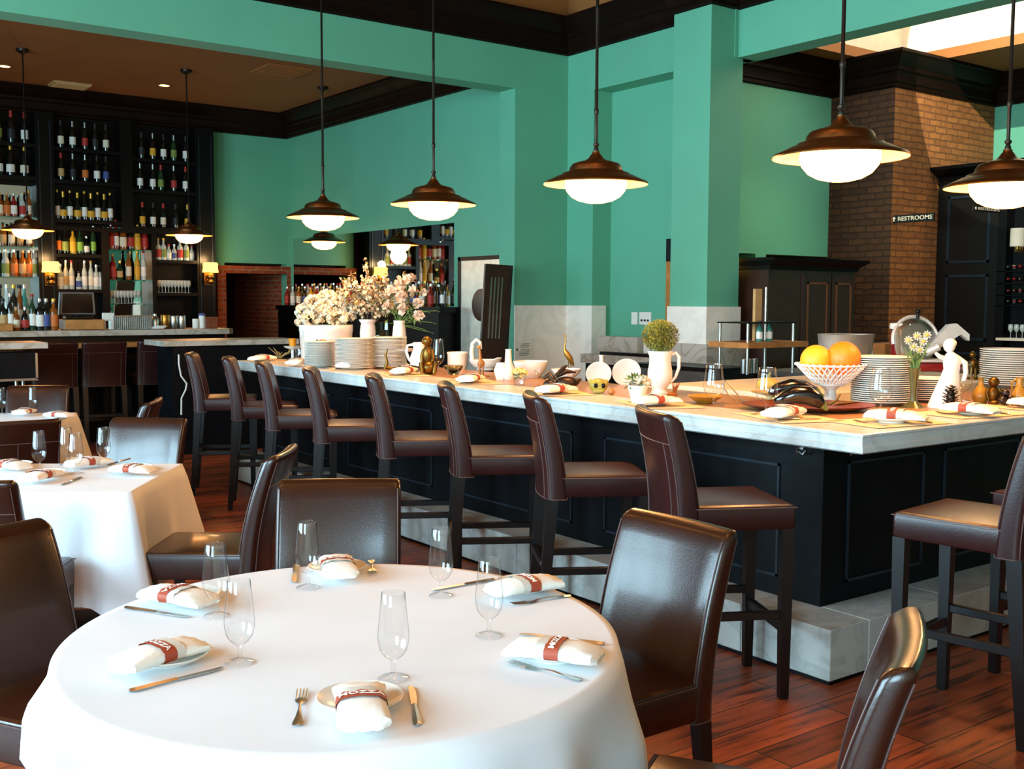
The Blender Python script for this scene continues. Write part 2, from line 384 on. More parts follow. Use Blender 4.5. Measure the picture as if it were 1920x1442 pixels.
for (h, ax) in [(q, 'y') for q in WL]+[(q, 'x') for q in WB]:
    wn += 1; b = MB(); a0, a1, z0, z1 = h; w = a1-a0
    for k in range(4):
        s0 = k*w/3
        b.box((s0-.035, -.05, 0), (s0+.035, .05, z1-z0))
    for zz in (0, (z1-z0)*.7, z1-z0): b.box((0, -.05, zz-.035), (w, .05, zz+.035))
    loc = (L-.12, a0, z0) if ax == 'y' else (a0, Bk-.12, z0)
    struct(b.build('window_%d' % wn, M_black, None, loc, PI/2 if ax == 'y' else 0, smooth=False))
# crown mouldings: profile (out, down) swept along a straight run
PROF = [(0, 0), (.34, 0), (.34, -.05), (.31, -.07), (.28, -.12), (.2, -.2), (.16, -.23), (.15, -.29), (.11, -.31), (.08, -.4), (.08, -.46), (.05, -.48), (.05, -.53), (0, -.55)]
def crown(name, p0, p1, out, z, m, sc=1.0, e0=0, e1=0):
    """e0/e1: extra length per unit of projection at each end (mitre)"""
    p0 = Vector((*p0, z)); p1 = Vector((*p1, z)); d = (p1-p0).normalized(); o = Vector((*out, 0))
    r0 = [p0-p0+o*(u*sc)-d*(e0*u*sc)+Vector((0, 0, v*sc)) for u, v in PROF]
    r1 = [p1-p0+o*(u*sc)+d*(e1*u*sc)+Vector((0, 0, v*sc)) for u, v in PROF]
    b = MB(); b.loft([r0, r1]); return struct(b.build(name, m, None, p0, ang=20))
crown('trim_1', (L, YH), (XR, YH), (0, -1), ZCR, M_crown, .7, 0, -1)
crown('trim_2', (XR, YH), (XR, 8.02), (-1, 0), ZCR, M_crown, .7, -1, 0)
crown('trim_3', (XC, 8.02), (XC, 7.51), (-1, 0), ZCR, M_crown, .7, 1, 1)
crown('trim_4', (XC, 7.51), (8.33, 7.51), (0, -1), ZCR, M_crown, .7, 1, -1)
crown('trim_5', (8.33, 7.51), (8.33, Bk), (-1, 0), ZCR, M_crown, .7, -1, 0)
crown('trim_6', (L, YW), (XM, YW), (0, -1), ZB, M_crownbar, .68, 0, -1)
crown('trim_7', (XM, YW), (XM, YH+.3), (-1, 0), ZB, M_crownbar, .68, -1, 0)
b = MB(); q = .012; zc_ = ZCR-.02
b.box((L, YH-q, zc_), (XR, YH, ZM)); b.box((XR-q, 8.02, zc_), (XR, YH-q, ZM)); b.box((XC-q, 7.51-q, zc_), (XC, 8.02+q, ZM)); b.box((XC, 7.51-q, zc_), (8.33, 7.51, ZM)); b.box((8.33-q, Bk, zc_), (8.33, 7.51-q, ZM))
struct(b.build('wall_cove', M_ceil, None, (0, 0, 0), smooth=False))
# kitchen beyond the right-hand header
XP, YP, XQ, YK, ZK = 11.54, 7.9, 13.75, 8.82, 4.58
b = MB(); xk = ony(1412, 520, 8.85).x; b.box((9.2, 0, 2.19), (XP+.1, .25, ZK)); b.box((xk, 0, 0), (xk+.19, .25, 2.19))
struct(b.build('wall_kitchen', M_teal, None, (0, YK, 0), smooth=False))
sbox('wall_kitchen_far', (9.23, 12.6, 0), (12.2, 12.8, 3), M_crownbar)
sbox('wall_kitchen_return', (9.23, 9.1, 0), (9.38, 12.6, 3), M_dkwood)
sbox('wall_kitchen_back_right', (12.0, 9.0, 0), (12.2, 12.8, 3), M_crownbar)
sbox('ceiling_kitchen_back', (9.23, 9.1, 2.6), (12.2, 12.8, 2.7), M_dkwood)
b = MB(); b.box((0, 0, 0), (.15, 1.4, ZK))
struct(b.build('wall_pier_side', M_brickshade, None, (XP, YP, 0), smooth=False))
b = MB(); b.box((.001, -.001, 0), (XQ-XP, .2, ZK))
struct(b.build('wall_pier_front', M_bricklit, None, (XP, YP, 0), smooth=False))
sbox('wall_kitchen_right', (XQ, Bk, 0), (XQ+.2, YP+.1, ZK), M_teal)
sbox('wall_kitchen_end', (8.6, Bk-.2, 0), (XQ+.2, Bk, ZK+1), M_teal)
# ceiling with a skylight well
sx0, sx1, sy0, sy1 = 9.2, 12.24, 3.6, 8.3
b = MB(); z = ZK
b.box((8.6, Bk, z), (sx0, 9.1, z+.12)); b.box((sx1, Bk, z), (14, 9.1, z+.12)); b.box((sx0, Bk, z), (sx1, sy0, z+.12)); b.box((sx0, sy1, z), (sx1, 9.1, z+.12))
struct(b.build('ceiling_kitchen', M_ceil, None, (0, 0, 0), smooth=False))
b = MB(); zt = z+1.5
for lo, hi in (((sx0-.1, sy0, z+.12), (sx0, sy1, zt)), ((sx1, sy0, z+.12), (sx1+.1, sy1, zt)), ((sx0-.1, sy0-.1, z+.12), (sx1+.1, sy0, zt)), ((sx0-.1, sy1, z+.12), (sx1+.1, sy1+.1, zt))): b.box(lo, hi)
struct(b.build('ceiling_skylight_well', M_cream, None, (0, 0, 0), smooth=False))
crown('trim_8', (8.6, YK), (XP, YK), (0, -1), ZK, M_crown, .72, 0, -1)
crown('trim_9', (XP, YK), (XP, YP), (-1, 0), ZK, M_crown, .72, -1, 1)
crown('trim_10', (XP, YP), (XQ, YP), (0, -1), ZK, M_crown, .72, 1, -1)
crown('trim_11', (XQ, YP), (XQ, Bk), (-1, 0), ZK, M_crown, .72, -1, 0)
# pale marble wainscot on the corner, the recess jamb and the column
b = MB(); t = .02; zt = 1.56
b.box((7.5, YH-t, 0), (XR-.0005, YH, zt)); b.box((XR-t, yj, 0), (XR, YH-t-.0005, zt)); b.box((XR-t, yj-t, 0), (XR+.2, yj-.0005, zt))
struct(b.build('trim_12', M_mwhite, None, (0, 0, 0), smooth=False))
b = MB(); b.box((XC-t, 7.51-t, 0), (XC+.46+t, 8.02+t, zt))
struct(b.build('trim_13', M_mwhite, None, (0, 0, 0), smooth=False))
# mirror on the bar's side wall
b = MB(); b.box((0, 0, 0), (.012, 16.36-11.63, 1.06))
tag(b.build('bar_mirror', M_mirror, None, (XM-.014, 11.63, 1.54), smooth=False), 'tall frameless mirror above the bottle ledge on the teal bar wall', 'mirror')
# ================================================================ chairs and stools
def rrect(w, t, r, n=3, y0=0, curve=0):
    """rounded rectangle ring in XY, w wide, t thick; curve bows it along x"""
    out = []
    for cx, cy, a0 in ((w/2-r, t/2-r, 0), (-w/2+r, t/2-r, PI/2), (-w/2+r, -t/2+r, PI), (w/2-r, -t/2+r, 1.5*PI)):
        for k in range(n+1):
            a = a0+PI/2*k/n; out.append((cx+r*math.cos(a), cy+r*math.sin(a)))
    # extra points across the long faces so that the bow is smooth
    full = []
    for i, p in enumerate(out):
        full.append(p); q = out[(i+1) % len(out)]
        if abs(q[0]-p[0]) > w*.4:
            for k in range(1, 8): full.append((p[0]+(q[0]-p[0])*k/8, p[1]+(q[1]-p[1])*k/8))
    return [(x, y+y0+curve*(x/(w/2))**2, 0) for x, y in full]
def backrest_bm(W, z0, z1, y0, lean, t, curve, topdrop=.0):
    b = MB(); rings = []
    N = 14
    for i in range(N+1):
        u = i/N; z = z0+(z1-z0)*u
        yy = y0-lean*(u**1.8); tt = t*(1-.22*u)
        rings.append([(x, y, z) for x, y, _ in rrect(W, tt, min(.022, tt*.45), 3, yy, curve)])
    yy = y0-lean
    for k in range(1, 5):                                    # rounded top roll
        a = PI/2*k/4; tt = t*.78*max(.06, math.cos(a)); w = W-.03*(1-math.cos(a))
        rings.append([(x, y, z1+.03*math.sin(a)-topdrop*0) for x, y, _ in rrect(w, tt, min(.022, tt*.45), 3, yy-.006*k, curve)])
    b.loft(rings); return b
def back_pt(u, x, side, W, z0, z1, y0, lean, t, curve):
    tt = t*(1-.22*u)
    return (x, y0-lean*(u**1.8)+side*tt/2+curve*(x/(W/2))**2, z0+(z1-z0)*u)
def stitch_bm(W, z0, z1, y0, lean, t, curve, seat=None, vert=True):
    b = MB(); r = .0022; a = (W, z0, z1, y0, lean, t, curve)
    us = [i/12 for i in range(13)]
    for sx in (-1, 1):
        for side in (-1, 1):
            b.tube([(p[0]*1.0, p[1], p[2]) for p in [back_pt(u, sx*(W/2-.012), side*.99, *a) for u in us]], r, 5)
    u = .8
    b.tube([back_pt(u, -W/2+.01+(W-.02)*k/10, -1.01, *a) for k in range(11)], r, 5)
    if vert: b.tube([back_pt(.8*i/8, 0, -1.01, *a) for i in range(9)], r, 5)
    else:
        for sx in (-1, 1): b.tube([back_pt(.8*i/8, sx*W*.36, -1.01, *a) for i in range(9)], r, 5)
    b.tube([(x, y, z0+.004) for x, y, _ in rrect(W+.002, t+.002, .02, 2, y0, curve)], r, 5, closed=True)
    if seat:
        x, ya, yb, zt = seat
        b.tube([(-x, ya, zt-.012), (-x, yb, zt-.012), (x, yb, zt-.012), (x, ya, zt-.012)], r*.9, 5)
    return b
def seat_bm(W, ya, yb, z0, z1, dome=.012):
    b = MB(); w = W/2; n = 8; rings = []
    for z, ins in ((z0, .004), (z0+.008, 0), (z1-.02, 0), (z1-.006, .005), (z1, .016)):
        ring = [(w-ins, ya+ins), (w-ins, yb-ins-.012), (w-ins-.012, yb-ins), (-w+ins+.012, yb-ins), (-w+ins, yb-ins-.012), (-w+ins, ya+ins)]
        rings.append([(x, y, z) for x, y in ring])
    b.loft(rings, cap=False)
    b.add([(x, y, z0) for x, y, _ in rings[0]], [(5, 4, 3, 2, 1, 0)])
    # domed cushion top
    x0, x1, y0, y1 = -w+.016, w-.016, ya+.016, yb-.018
    g = 8; vs = []; fs = []
    for i in range(g+1):
        for j in range(g+1):
            u, v = i/g, j/g; vs.append((x0+(x1-x0)*u, y0+(y1-y0)*v, z1+dome*(16*u*(1-u)*v*(1-v))**.6))
    for i in range(g):
        for j in range(g): fs.append((i*(g+1)+j, (i+1)*(g+1)+j, (i+1)*(g+1)+j+1, i*(g+1)+j+1))
    b.add(vs, fs); return b
def leg_bm(x, y, zt, w0=.046, w1=.034, dx=0, dy=0):
    b = MB(); rings = []
    for z, w, k in ((zt, w0, 0), (zt*.5, (w0+w1)/2, .45), (.004, w1, 1), (0, w1*.9, 1)):
        rings.append([(x+dx*k+sx*w/2, y+dy*k+sy*w/2, z) for sx, sy in ((1, 1), (-1, 1), (-1, -1), (1, -1))])
    b.loft(rings); return b
def make_chair(label):
    t = thing('dining_chair', label, 'chair', group='leather dining chairs around the tables')
    W = .47; A = (W, .35, .885, -.235, .11, .085, .018)
    bk = backrest_bm(*A).build('backrest', M_leather2, t)
    stitch_bm(*A, seat=(W/2, -.19, .25, .48)).build('stitching', M_seam, bk)
    seat_bm(W-.008, -.22, .25, .36, .48).build('seat', M_leather2, t)
    for sx in (-1, 1):
        leg_bm(sx*.205, .215, .362).build('leg', M_leg, t, ang=30); leg_bm(sx*.205, -.235, .352, dy=-.04).build('leg', M_leg, t, ang=30)
    return t
def make_stool(label):
    t = thing('bar_stool', label, 'bar stool', group='leather bar stools along the marble counter')
    W = .46; A = (W, .685, 1.135, -.225, .075, .09, .03)
    bk = backrest_bm(*A).build('backrest', M_leather, t)
    stitch_bm(*A, seat=(W/2, -.18, .24, .8), vert=False).build('stitching', M_seam, bk)
    seat_bm(W-.008, -.22, .24, .70, .80).build('seat', M_leather, t)
    for sx in (-1, 1):
        leg_bm(sx*.2, .21, .702, .05, .036).build('leg', M_leg, t, ang=30); leg_bm(sx*.2, -.225, .69, .056, .036, dy=-.05).build('leg', M_leg, t, ang=30)
    for lo, hi in (((-.19, .195, .27), (.19, .225, .31)), ((-.19, -.275, .36), (.19, -.25, .395))):
        b = MB(); b.box(lo, hi, .004, 1); b.build('stretcher', M_leg, t)
    for sx in (-1, 1):
        b = MB(); b.box((sx*.2-.012, -.265, .33), (sx*.2+.012, .2, .365), .004, 1); b.build('stretcher', M_leg, t)
    return t
CH = []
def chair(x, y, fx, fy, label):
    r = rzf(fx, fy)
    if not CH:
        c = make_chair(label); c.location = (x, y, 0); c.rotation_euler = (0, 0, r); CH.append(c); return c
    return dup(CH[0], (x, y, 0), r, label)
def chair_by_back(p, q, fx, fy, label, off=.34):
    """p, q: top corners of the back in plan; the seat centre lies off in front of their middle"""
    cx, cy = (p[0]+q[0])/2, (p[1]+q[1])/2; n = math.hypot(fx, fy)
    return chair(cx+fx/n*off, cy+fy/n*off, fx, fy, label)
ST = []
def stool(x, y, fx, fy, label, group=None):
    r = rzf(fx, fy)
    if not ST:
        c = make_stool(label); c.location = (x, y, 0); c.rotation_euler = (0, 0, r); ST.append(c); return c
    return dup(ST[0], (x, y, 0), r, label, group)
def ang(deg): return math.cos(math.radians(deg)), -math.sin(math.radians(deg))
# stools along the long side: rear near bottom corner and turn (degrees)
SR = [((3.02, 2.99), 28), ((3.07, 3.88), 31), ((3.08, 4.66), 31), ((3.09, 5.47), 30), ((3.12, 6.29), 29), ((3.15, 7.11), 28), ((3.20, 7.85), 26), ((3.19, 8.62), 25)]
NM = ['bar stool at the near corner of the marble counter, turned toward the room']+['oxblood bar stool, %s along the counter from its near corner' % ORD[i] for i in range(1, 7)]+['bar stool at the far end of the marble counter, beside the hanging cord']
for (c, dg), nm in zip(SR, NM):
    fx, fy = ang(dg); lx, ly = -fy, fx
    # local (+x = right of facing). near corner is local (W/2, -.27)
    rx, ry = fy, -fx
    x = c[0]-rx*.23+fx*.27-(.06 if c[1] > 6 else .02); y = c[1]-ry*.23+fy*.27
    stool(x, y, fx, fy, nm)
stool(3.66+.235, 2.51-.27, -.12, 1, 'bar stool pushed up to the short right side of the counter')
stool(4.62, 2.5-.27, .08, 1, 'second bar stool along the short side, behind the nearer one')
# dining chairs
k9 = 1.045
chair_by_back((1.72, 3.84), (2.13, 3.59), -.52, -.85, 'brown leather chair on the far side of the round table')
chair_by_back((2.45, 2.17), (2.45, 2.66), -1, .0, 'dark leather chair to the right of the round table, window glare on its back')
chair_by_back((1.78, 1.16), (2.17, 1.41), -.53, .85, 'chair at the bottom right with its back edge toward the viewer')
chair_by_back((.82, 3.59), (.42, 3.37), .49, -.87, 'brown leather chair to the left of the round table, front face showing')
chair_by_back((2.26, 4.83), (1.95, 4.41), -.8, .6, 'chair in side view between the two white tables')
chair_by_back((1.88, 6.48), (2.2, 6.14), -.72, -.69, 'chair with pale blue sheen on the far side of the square table')
chair_by_back((.91, 4.42), (.53, 4.68), .57, .82, 'chair on the near side of the square table, mostly behind another chair')
chair_by_back((1.62, 6.61), (1.15, 6.6), .05, 1, 'chair seen from behind, between the square table and the farthest table')
chair_by_back((1.9, 9.3), (2.29, 9.11), -.43, -.9, 'chair on the far side of the farthest table, orange top edge')
chair_by_back((2.57, 7.7), (2.32, 7.24), -.88, .48, 'chair seen edge on to the right of the farthest table')
chair(.42, 2.28, .85, .25, 'blue leather chair at the bottom left under the round tablecloth')
# ================================================================ tables and cloths
def pedestal_table(name, label, loc, rz, top_bm):
    t = thing(name, label, 'table', loc, rz)
    top_bm.build('tabletop', M_dkwood, t)
    b = MB(); b.cyl((0, 0, .03), (0, 0, .7), .045); b.build('post', M_black, t)
    b = MB(); b.lathe([(.001, 0), (.3, 0), (.3, .015), (.05, .04), (.001, .04)], 24); b.build('base', M_black, t)
    return t
RC = (1.27, 2.43); RT = .745; RSC = (.93, 1, 1)
def round_cloth():
    b = MB(); n = 144; rs = random.Random(5)
    ph = [rs.random()*6.28 for _ in range(6)]
    def fold(a):
        return .5*math.cos(9*a+ph[0])+.32*math.cos(13*a+ph[1])+.25*math.cos(5*a+ph[2])+.15*math.cos(21*a+ph[3])
    rings = []
    for rr in (.001, .2, .45, .62, RT-.02): rings.append([(rr*math.cos(2*PI*k/n), rr*math.sin(2*PI*k/n), .752) for k in range(n)])
    for i in range(13):
        d = i/12; ring = []
        for k in range(n):
            a = 2*PI*k/n; hem = .40+.09*math.cos(4*(a-.55))+.03*math.cos(7*a+1)
            drop = hem*d
            f = fold(a); e = min(1, d*1.6)
            r = RT+.012*math.sin(min(1, d*8)*PI/2)+.03*d+.10*f*e**1.2*(1 if f > 0 else .5)
            z = .752-.012*(1-math.cos(min(1, d*8)*PI/2))-drop
            ring.append((r*math.cos(a), r*math.sin(a), z))
        rings.append(ring)
    b.loft(rings, cap=False); o = b.build('round_tablecloth', M_cloth, None, (*RC, 0), rzf(*RC), ang=180); o.scale = RSC
    return tag(o, 'white tablecloth falling in folds over the large round table', 'tablecloth')
round_cloth()
b = MB(); b.lathe([(.001, .72), (RT-.012, .72), (RT-.004, .73), (RT-.006, .748), (.001, .748)], 48)
pedestal_table('round_table', 'large round dining table hidden under its white cloth', (*RC, 0), rzf(*RC), b).scale = RSC
def square_cloth(name, corners, label, hem=.5, seed=1, flare=.16):
    """corners: plan corners in order; the skirt hangs from them with a cone fold at each corner"""
    c = Vector((sum(p[0] for p in corners)/4, sum(p[1] for p in corners)/4, 0)); P = [Vector((p[0], p[1], 0))-c for p in corners]
    rs = random.Random(seed); m = 26; per = []
    for i in range(4):
        p, q = P[i], P[(i+1) % 4]; e = (q-p).normalized(); nrm = Vector((e.y, -e.x, 0))
        if nrm.dot(p+q) < 0: nrm = -nrm
        for k in range(m):
            u = k/m; s = u*(q-p).length; far = min(u, 1-u)*(q-p).length
            cn = math.exp(-(far/.12)**2); pos = p+(q-p)*u
            d0 = pos.normalized()
            if k == 0:
                pn = (P[i]-P[i-1]).normalized(); n0 = Vector((pn.y, -pn.x, 0)); n0 = n0 if n0.dot(P[i]+P[i-1]) > 0 else -n0
                nrm2 = (nrm+n0).normalized()
            else: nrm2 = nrm
            if u < .5: diag = P[i].normalized()
            else: diag = q.normalized()
            per.append((pos, (nrm2*(1-cn)+diag*cn).normalized(), cn, s+i*3, far))
    b = MB(); rings = [[tuple(Vector((0, 0, .752))+p*f) for p, *_ in per] for f in (.001, .4, .8, .985)]
    ph = [rs.random()*6.3 for _ in range(3)]
    for i in range(11):
        d = i/10; ring = []
        for p, dr, cn, s, far in per:
            w = math.sin(s*11+ph[0])*.5+math.sin(s*6.1+ph[1])*.5
            pin = math.exp(-((far-.17)/.07)**2)
            off = .010*math.sin(min(1, d*8)*PI/2)+d*(.03+flare*cn-.05*pin)+.022*w*d*(1-cn)
            z = .752-.01*(1-math.cos(min(1, d*8)*PI/2))-d*(hem+.13*cn)
            ring.append((p.x+dr.x*off, p.y+dr.y*off, z))
        rings.append(ring)
    b.loft(rings, cap=False); o = b.build(name, M_cloth, None, (c.x, c.y, 0), ang=180)
    return tag(o, label, 'tablecloth')
u = Vector((.57, .82, 0)); v = Vector((-.82, .57, 0)); n0 = Vector((1.47, 4.83, 0))
S4 = [n0, n0+u*.84, n0+u*.84+v*.95, n0+v*.95]
square_cloth('square_tablecloth', S4, 'white cloth on the square table with a shaded tan side', .5, 3)
C4 = sum(S4, Vector())/4
def sq_table(cs, label):
    c = sum(cs, Vector())/4; b = MB(); b.prism([tuple((p-c)*.985)[:2] for p in cs], .72, .749); pedestal_table('square_table', label, c, 0, b)
sq_table(S4, 'square dining table hidden under its white cloth')
u2 = Vector((.5, .866, 0)); v2 = Vector((-.866, .5, 0)); f2 = Vector((2.2, 8.5, 0))
T4 = [f2-u2*.8, f2, f2+v2*.9, f2-u2*.8+v2*.9]
square_cloth('square_tablecloth', T4, 'white cloth on the farthest table near the bar stools', .48, 8)
sq_table(T4, 'farthest dining table hidden under its white cloth')
CT = sum(T4, Vector())/4
# ================================================================ table settings
M_band = mat('brick red paper band', 'a8452c', .6, var=.06)
M_paper = mat('pale grey paper strip', 'd6d2c8', .7, var=.04)
M_ltr = mat('white band lettering', 'f6efe2', .6, var=.02)
M_nap = mat('white folded napkin', 'f4f1e8', .85, var=.03, scale=20, bump=.1, bscale=90)
ZT = .7525
def make_plate():
    b = MB(); b.lathe([(.001, .004), (.048, .004), (.05, 0), (.054, 0), (.056, .005), (.078, .012), (.09, .019), (.0915, .021), (.09, .0225), (.076, .0155), (.055, .0085), (.001, .0075)], 36)
    return b
M_thin = None
def make_glass_bm():
    b = MB(); o = [(.001, .0), (.034, 0), (.035, .0015), (.03, .004), (.012, .008), (.006, .014), (.005, .03), (.006, .04), (.011, .046), (.022, .054), (.031, .068), (.0355, .09), (.0355, .105), (.033, .13), (.0295, .165), (.027, .196)]
    o = [(.034, 0), (.0345, .0015), (.03, .004), (.012, .008), (.006, .014), (.005, .03), (.006, .04), (.011, .046), (.022, .054), (.031, .068), (.0355, .09), (.0355, .105), (.033, .13), (.0295, .165), (.027, .196), (.0262, .1975), (.026, .196), (.0275, .178)]
    b.lathe(o, 28); return b
def make_napkin(label):
    t = thing('rolled_napkin', label, 'napkin')
    b = MB(); rs = random.Random(3)
    def ring(y, a, h, dz=0, n=20):
        out = []
        for k in range(n):
            q = 2*PI*k/n; c, s = math.cos(q), math.sin(q)
            x = a*math.copysign(abs(c)**.75, c); z = h*math.copysign(abs(s)**.8, s)
            out.append((x, y, max(z, -h*.75)+h*.75+dz+.0015*math.sin(9*q+y*60)))
        return out
    L = .1
    b.loft([ring(-L-.012, .030, .006), ring(-L, .044, .013), ring(-.06, .043, .017), ring(-.02, .041, .0175), ring(.02, .041, .0175), ring(.06, .044, .016), ring(L, .047, .012), ring(L+.018, .036, .005)])
    b.build('cloth', M_nap, t)
    def sleeve(y0, y1, g, mm, nm):
        c = MB(); r0 = ring(y0, .041+g, .0175+g); r1 = ring(y1, .041+g, .0175+g); c.loft([r0, r1], cap=False); return c
    s = sleeve(.012, .036, .0018, M_paper, 'x'); s.build('paper_strip', M_paper, t)
    c = sleeve(-.022, .012, .0022, M_band, 'x')
    vv, ff = fnt('MOZZA', .021, .0004)
    a, h = .0440, .0204; tbl = []; acc = 0; prev = None; N = 200
    for k in range(N+1):                                     # arc length over the top of the sleeve
        q = PI-PI*k/N; cc, ss = math.cos(q), math.sin(q); p = (a*math.copysign(abs(cc)**.75, cc), h*abs(ss)**.8+h*.75)
        if prev: acc += math.hypot(p[0]-prev[0], p[1]-prev[1])
        tbl.append((acc, p)); prev = p
    def bend(x, y, z):
        s_ = min(max(acc/2+x*1.05, 0), acc); lo = 0
        i = min(range(N+1), key=lambda j: abs(tbl[j][0]-s_)); p = tbl[i][1]; p2 = tbl[min(i+1, N)][1]; p1 = tbl[max(i-1, 0)][1]
        tx, tz = p2[0]-p1[0], p2[1]-p1[1]; ln = math.hypot(tx, tz) or 1
        return (p[0]-tz/ln*(z+.0004), -.005+y, p[1]+tx/ln*(z+.0004))
    c.add([bend(*q) for q in vv], ff, 1)
    c.build('paper_band', [M_band, M_ltr], t, norm=False)
    return t
def fork_bm():
    b = MB(); L = .2
    def strip(pts):   # (y, halfwidth, z)
        rings = [[(-w, y, z), (0, y, z+.0018), (w, y, z), (0, y, z-.0008)] for y, w, z in pts]; b.loft(rings)
    strip([(-.1, .004, .004), (-.097, .0105, .003), (-.085, .0115, .003), (-.06, .007, .005), (-.02, .003, .008), (.01, .003, .006), (.025, .008, .003), (.035, .0125, .003), (.05, .0128, .0035)])
    for k in range(4):
        x = -.0105+k*.007; b.loft([[(x-.0019, y, z), (x, y, z+.0014), (x+.0019, y, z), (x, y, z-.0008)] for y, z in ((.046, .0035), (.07, .004), (.09, .006))]+[[(x-.0006, .1, .008), (x, .1, .0085), (x+.0006, .1, .008), (x, .1, .0078)]])
    return b
def make_knife(label):
    t = thing('table_knife', label, 'knife')
    b = MB(); b.loft([[(-w, y, .004), (0, y, .0085), (w, y, .004), (0, y, .0005)] for y, w in ((-.11, .004), (-.107, .0085), (-.09, .0095), (-.05, .0075), (-.004, .0055), (.0, .007))]); b.build('handle', M_steel, t)
    b = MB(); pl = [(-.006, 0), (.006, 0), (.0085, .03), (.009, .075), (.006, .1), (-.001, .115), (-.0055, .11), (-.0065, .06)]
    b.prism(pl, .0025, .0048); b.build('blade', M_steel, t); return t
protos = {}
def tabled(kind, mk, loc, rz, label, group=None, sc=None, cat=None):
    """first call builds the thing, later calls copy it"""
    if kind not in protos:
        o = mk(label); o.location = loc; o.rotation_euler = (0, 0, rz); protos[kind] = o
        if sc: o.scale = (sc,)*3
    else: o = dup(protos[kind], loc, rz, label, sc=sc)
    if group: o['group'] = group
    elif 'group' in o: del o['group']
    return o
def single(bmf, name, cat, m):
    return lambda label: tag(bmf().build(name, m), label, cat)
def plate(x, y, label, z=ZT, g=None, sc=None): return tabled('plate', single(make_plate, 'side_plate', 'plate', M_white), (x, y, z), 0, label, g, sc)
def glass(x, y, label, z=ZT, g=None, sc=None): return tabled('glass', single(make_glass_bm, 'stemmed_glass', 'glass', M_glass), (x, y, z), 0, label, g, sc)
def napkin(x, y, dx, dy, label, z=ZT+.019, g=None, sc=1):
    o = tabled('napkin', make_napkin, (x, y, z), rzf(dx, dy), label, g, None); o.scale = (1.22*sc, sc, 1.12*sc); return o
def fork(p, q, label, z=ZT, g=None):
    return tabled('fork', single(fork_bm, 'table_fork', 'fork', M_steel), ((p[0]+q[0])/2, (p[1]+q[1])/2, z), rzf(q[0]-p[0], q[1]-p[1]), label, g)
def knife(p, q, label, z=ZT, g=None):
    return tabled('knife', make_knife, ((p[0]+q[0])/2, (p[1]+q[1])/2, z), rzf(q[0]-p[0], q[1]-p[1]), label, g)
def T(x, y, z=ZT): p = onz(x, y, z); return p.x, p.y
NSC = (1.22, 1.0, 1.12)
W6 = ['nearest the viewer', 'at the left front', 'at the left rear', 'at the far side', 'at the right rear', 'at the right front']
SET = [  # plate px, napkin from->to px (text end), fork (handle, tines), knife (handle, tip), glass foot
 ((675, 1322), (684, 1365), (672, 1283), (556, 1376), (569, 1286), (786, 1378), (768, 1278), (738, 1272)),
 ((318, 1240), (205, 1255), (385, 1200), None, None, (228, 1302), (428, 1252), (450, 1243)),
 ((352, 1125), (262, 1105), (405, 1130), None, None, (222, 1139), (368, 1161), (406, 1155)),
 ((632, 1072), (628, 1045), (640, 1079), (696, 1053), (699, 1079), (554, 1063), (552, 1092), (577, 1102)),
 ((985, 1104), (1040, 1090), (930, 1106), (1056, 1120), (972, 1134), (905, 1092), (836, 1104), (827, 1117)),
 ((1040, 1232), (1138, 1232), (945, 1210), (1105, 1281), (942, 1241), (1150, 1212), (962, 1189), (917, 1192))]
GR = 'place settings on the round table'
for w, (pl, na, nb, fa, fb, ka, kb, gl) in zip(W6, SET):
    plate(*T(*pl), 'white side plate under a banded napkin, %s of the round table' % w.replace('nearest the viewer', 'on the near edge'))
    a, c = T(*na, ZT+.03), T(*nb, ZT+.03)
    napkin((a[0]+c[0])/2, (a[1]+c[1])/2, c[0]-a[0], c[1]-a[1], 'rolled white napkin with red paper band, %s of the round table' % w.replace('nearest the viewer', 'on the near edge'))
    ww = w.replace('nearest the viewer', 'on the near edge')
    if fa: fork(T(*fa), T(*fb), 'steel fork beside the napkin %s of the round table' % ww)
    knife(T(*ka), T(*kb), 'steel table knife %s of the round table' % ww)
    glass(*T(*gl), 'empty stemmed glass %s of the round table' % ww)
# square table
W4 = ['left end', 'near left edge', 'far edge', 'right edge']
for (gx, gy), w in zip(((74, 882), (125, 872), (143, 888), (195, 873)), ('leftmost', 'second from the left', 'third from the left', 'rightmost')):
    glass(*T(gx, gy), 'empty stemmed glass, %s of the four on the square table' % w)
for (pl, na, nb, ka, kb, w) in (((85, 892), (45, 900), (108, 884), (155, 895), (112, 912), 'at the near edge'), ((250, 882), (205, 878), (292, 882), None, None, 'at the right edge'), ((25, 876), (-15, 868), (52, 876), None, None, 'at the left end'), ((160, 868), (140, 870), (190, 864), (242, 862), (205, 872), 'at the far edge')):
    plate(*T(*pl), 'white side plate %s of the square table' % w)
    a, c = T(*na, ZT+.03), T(*nb, ZT+.03)
    napkin((a[0]+c[0])/2, (a[1]+c[1])/2, c[0]-a[0], c[1]-a[1], 'rolled napkin with red band %s of the square table' % w)
    if ka: knife(T(*ka), T(*kb), 'steel table knife %s of the square table' % w)
# farthest table
for (gx, gy), w in zip(((62, 775), (4, 777)), ('right', 'left')): glass(*T(gx, gy), 'empty glass, the %s one on the farthest white table' % w)
for (pl, na, nb, w) in (((45, 775), (30, 776), (60, 768), 'far side'), ((110, 785), (80, 776), (142, 780), 'right end')):
    plate(*T(*pl), 'white side plate at the %s of the farthest table' % w)
    a, c = T(*na, ZT+.03), T(*nb, ZT+.03)
    napkin((a[0]+c[0])/2, (a[1]+c[1])/2, c[0]-a[0], c[1]-a[1], 'rolled napkin with red band at the %s of the farthest table' % w)
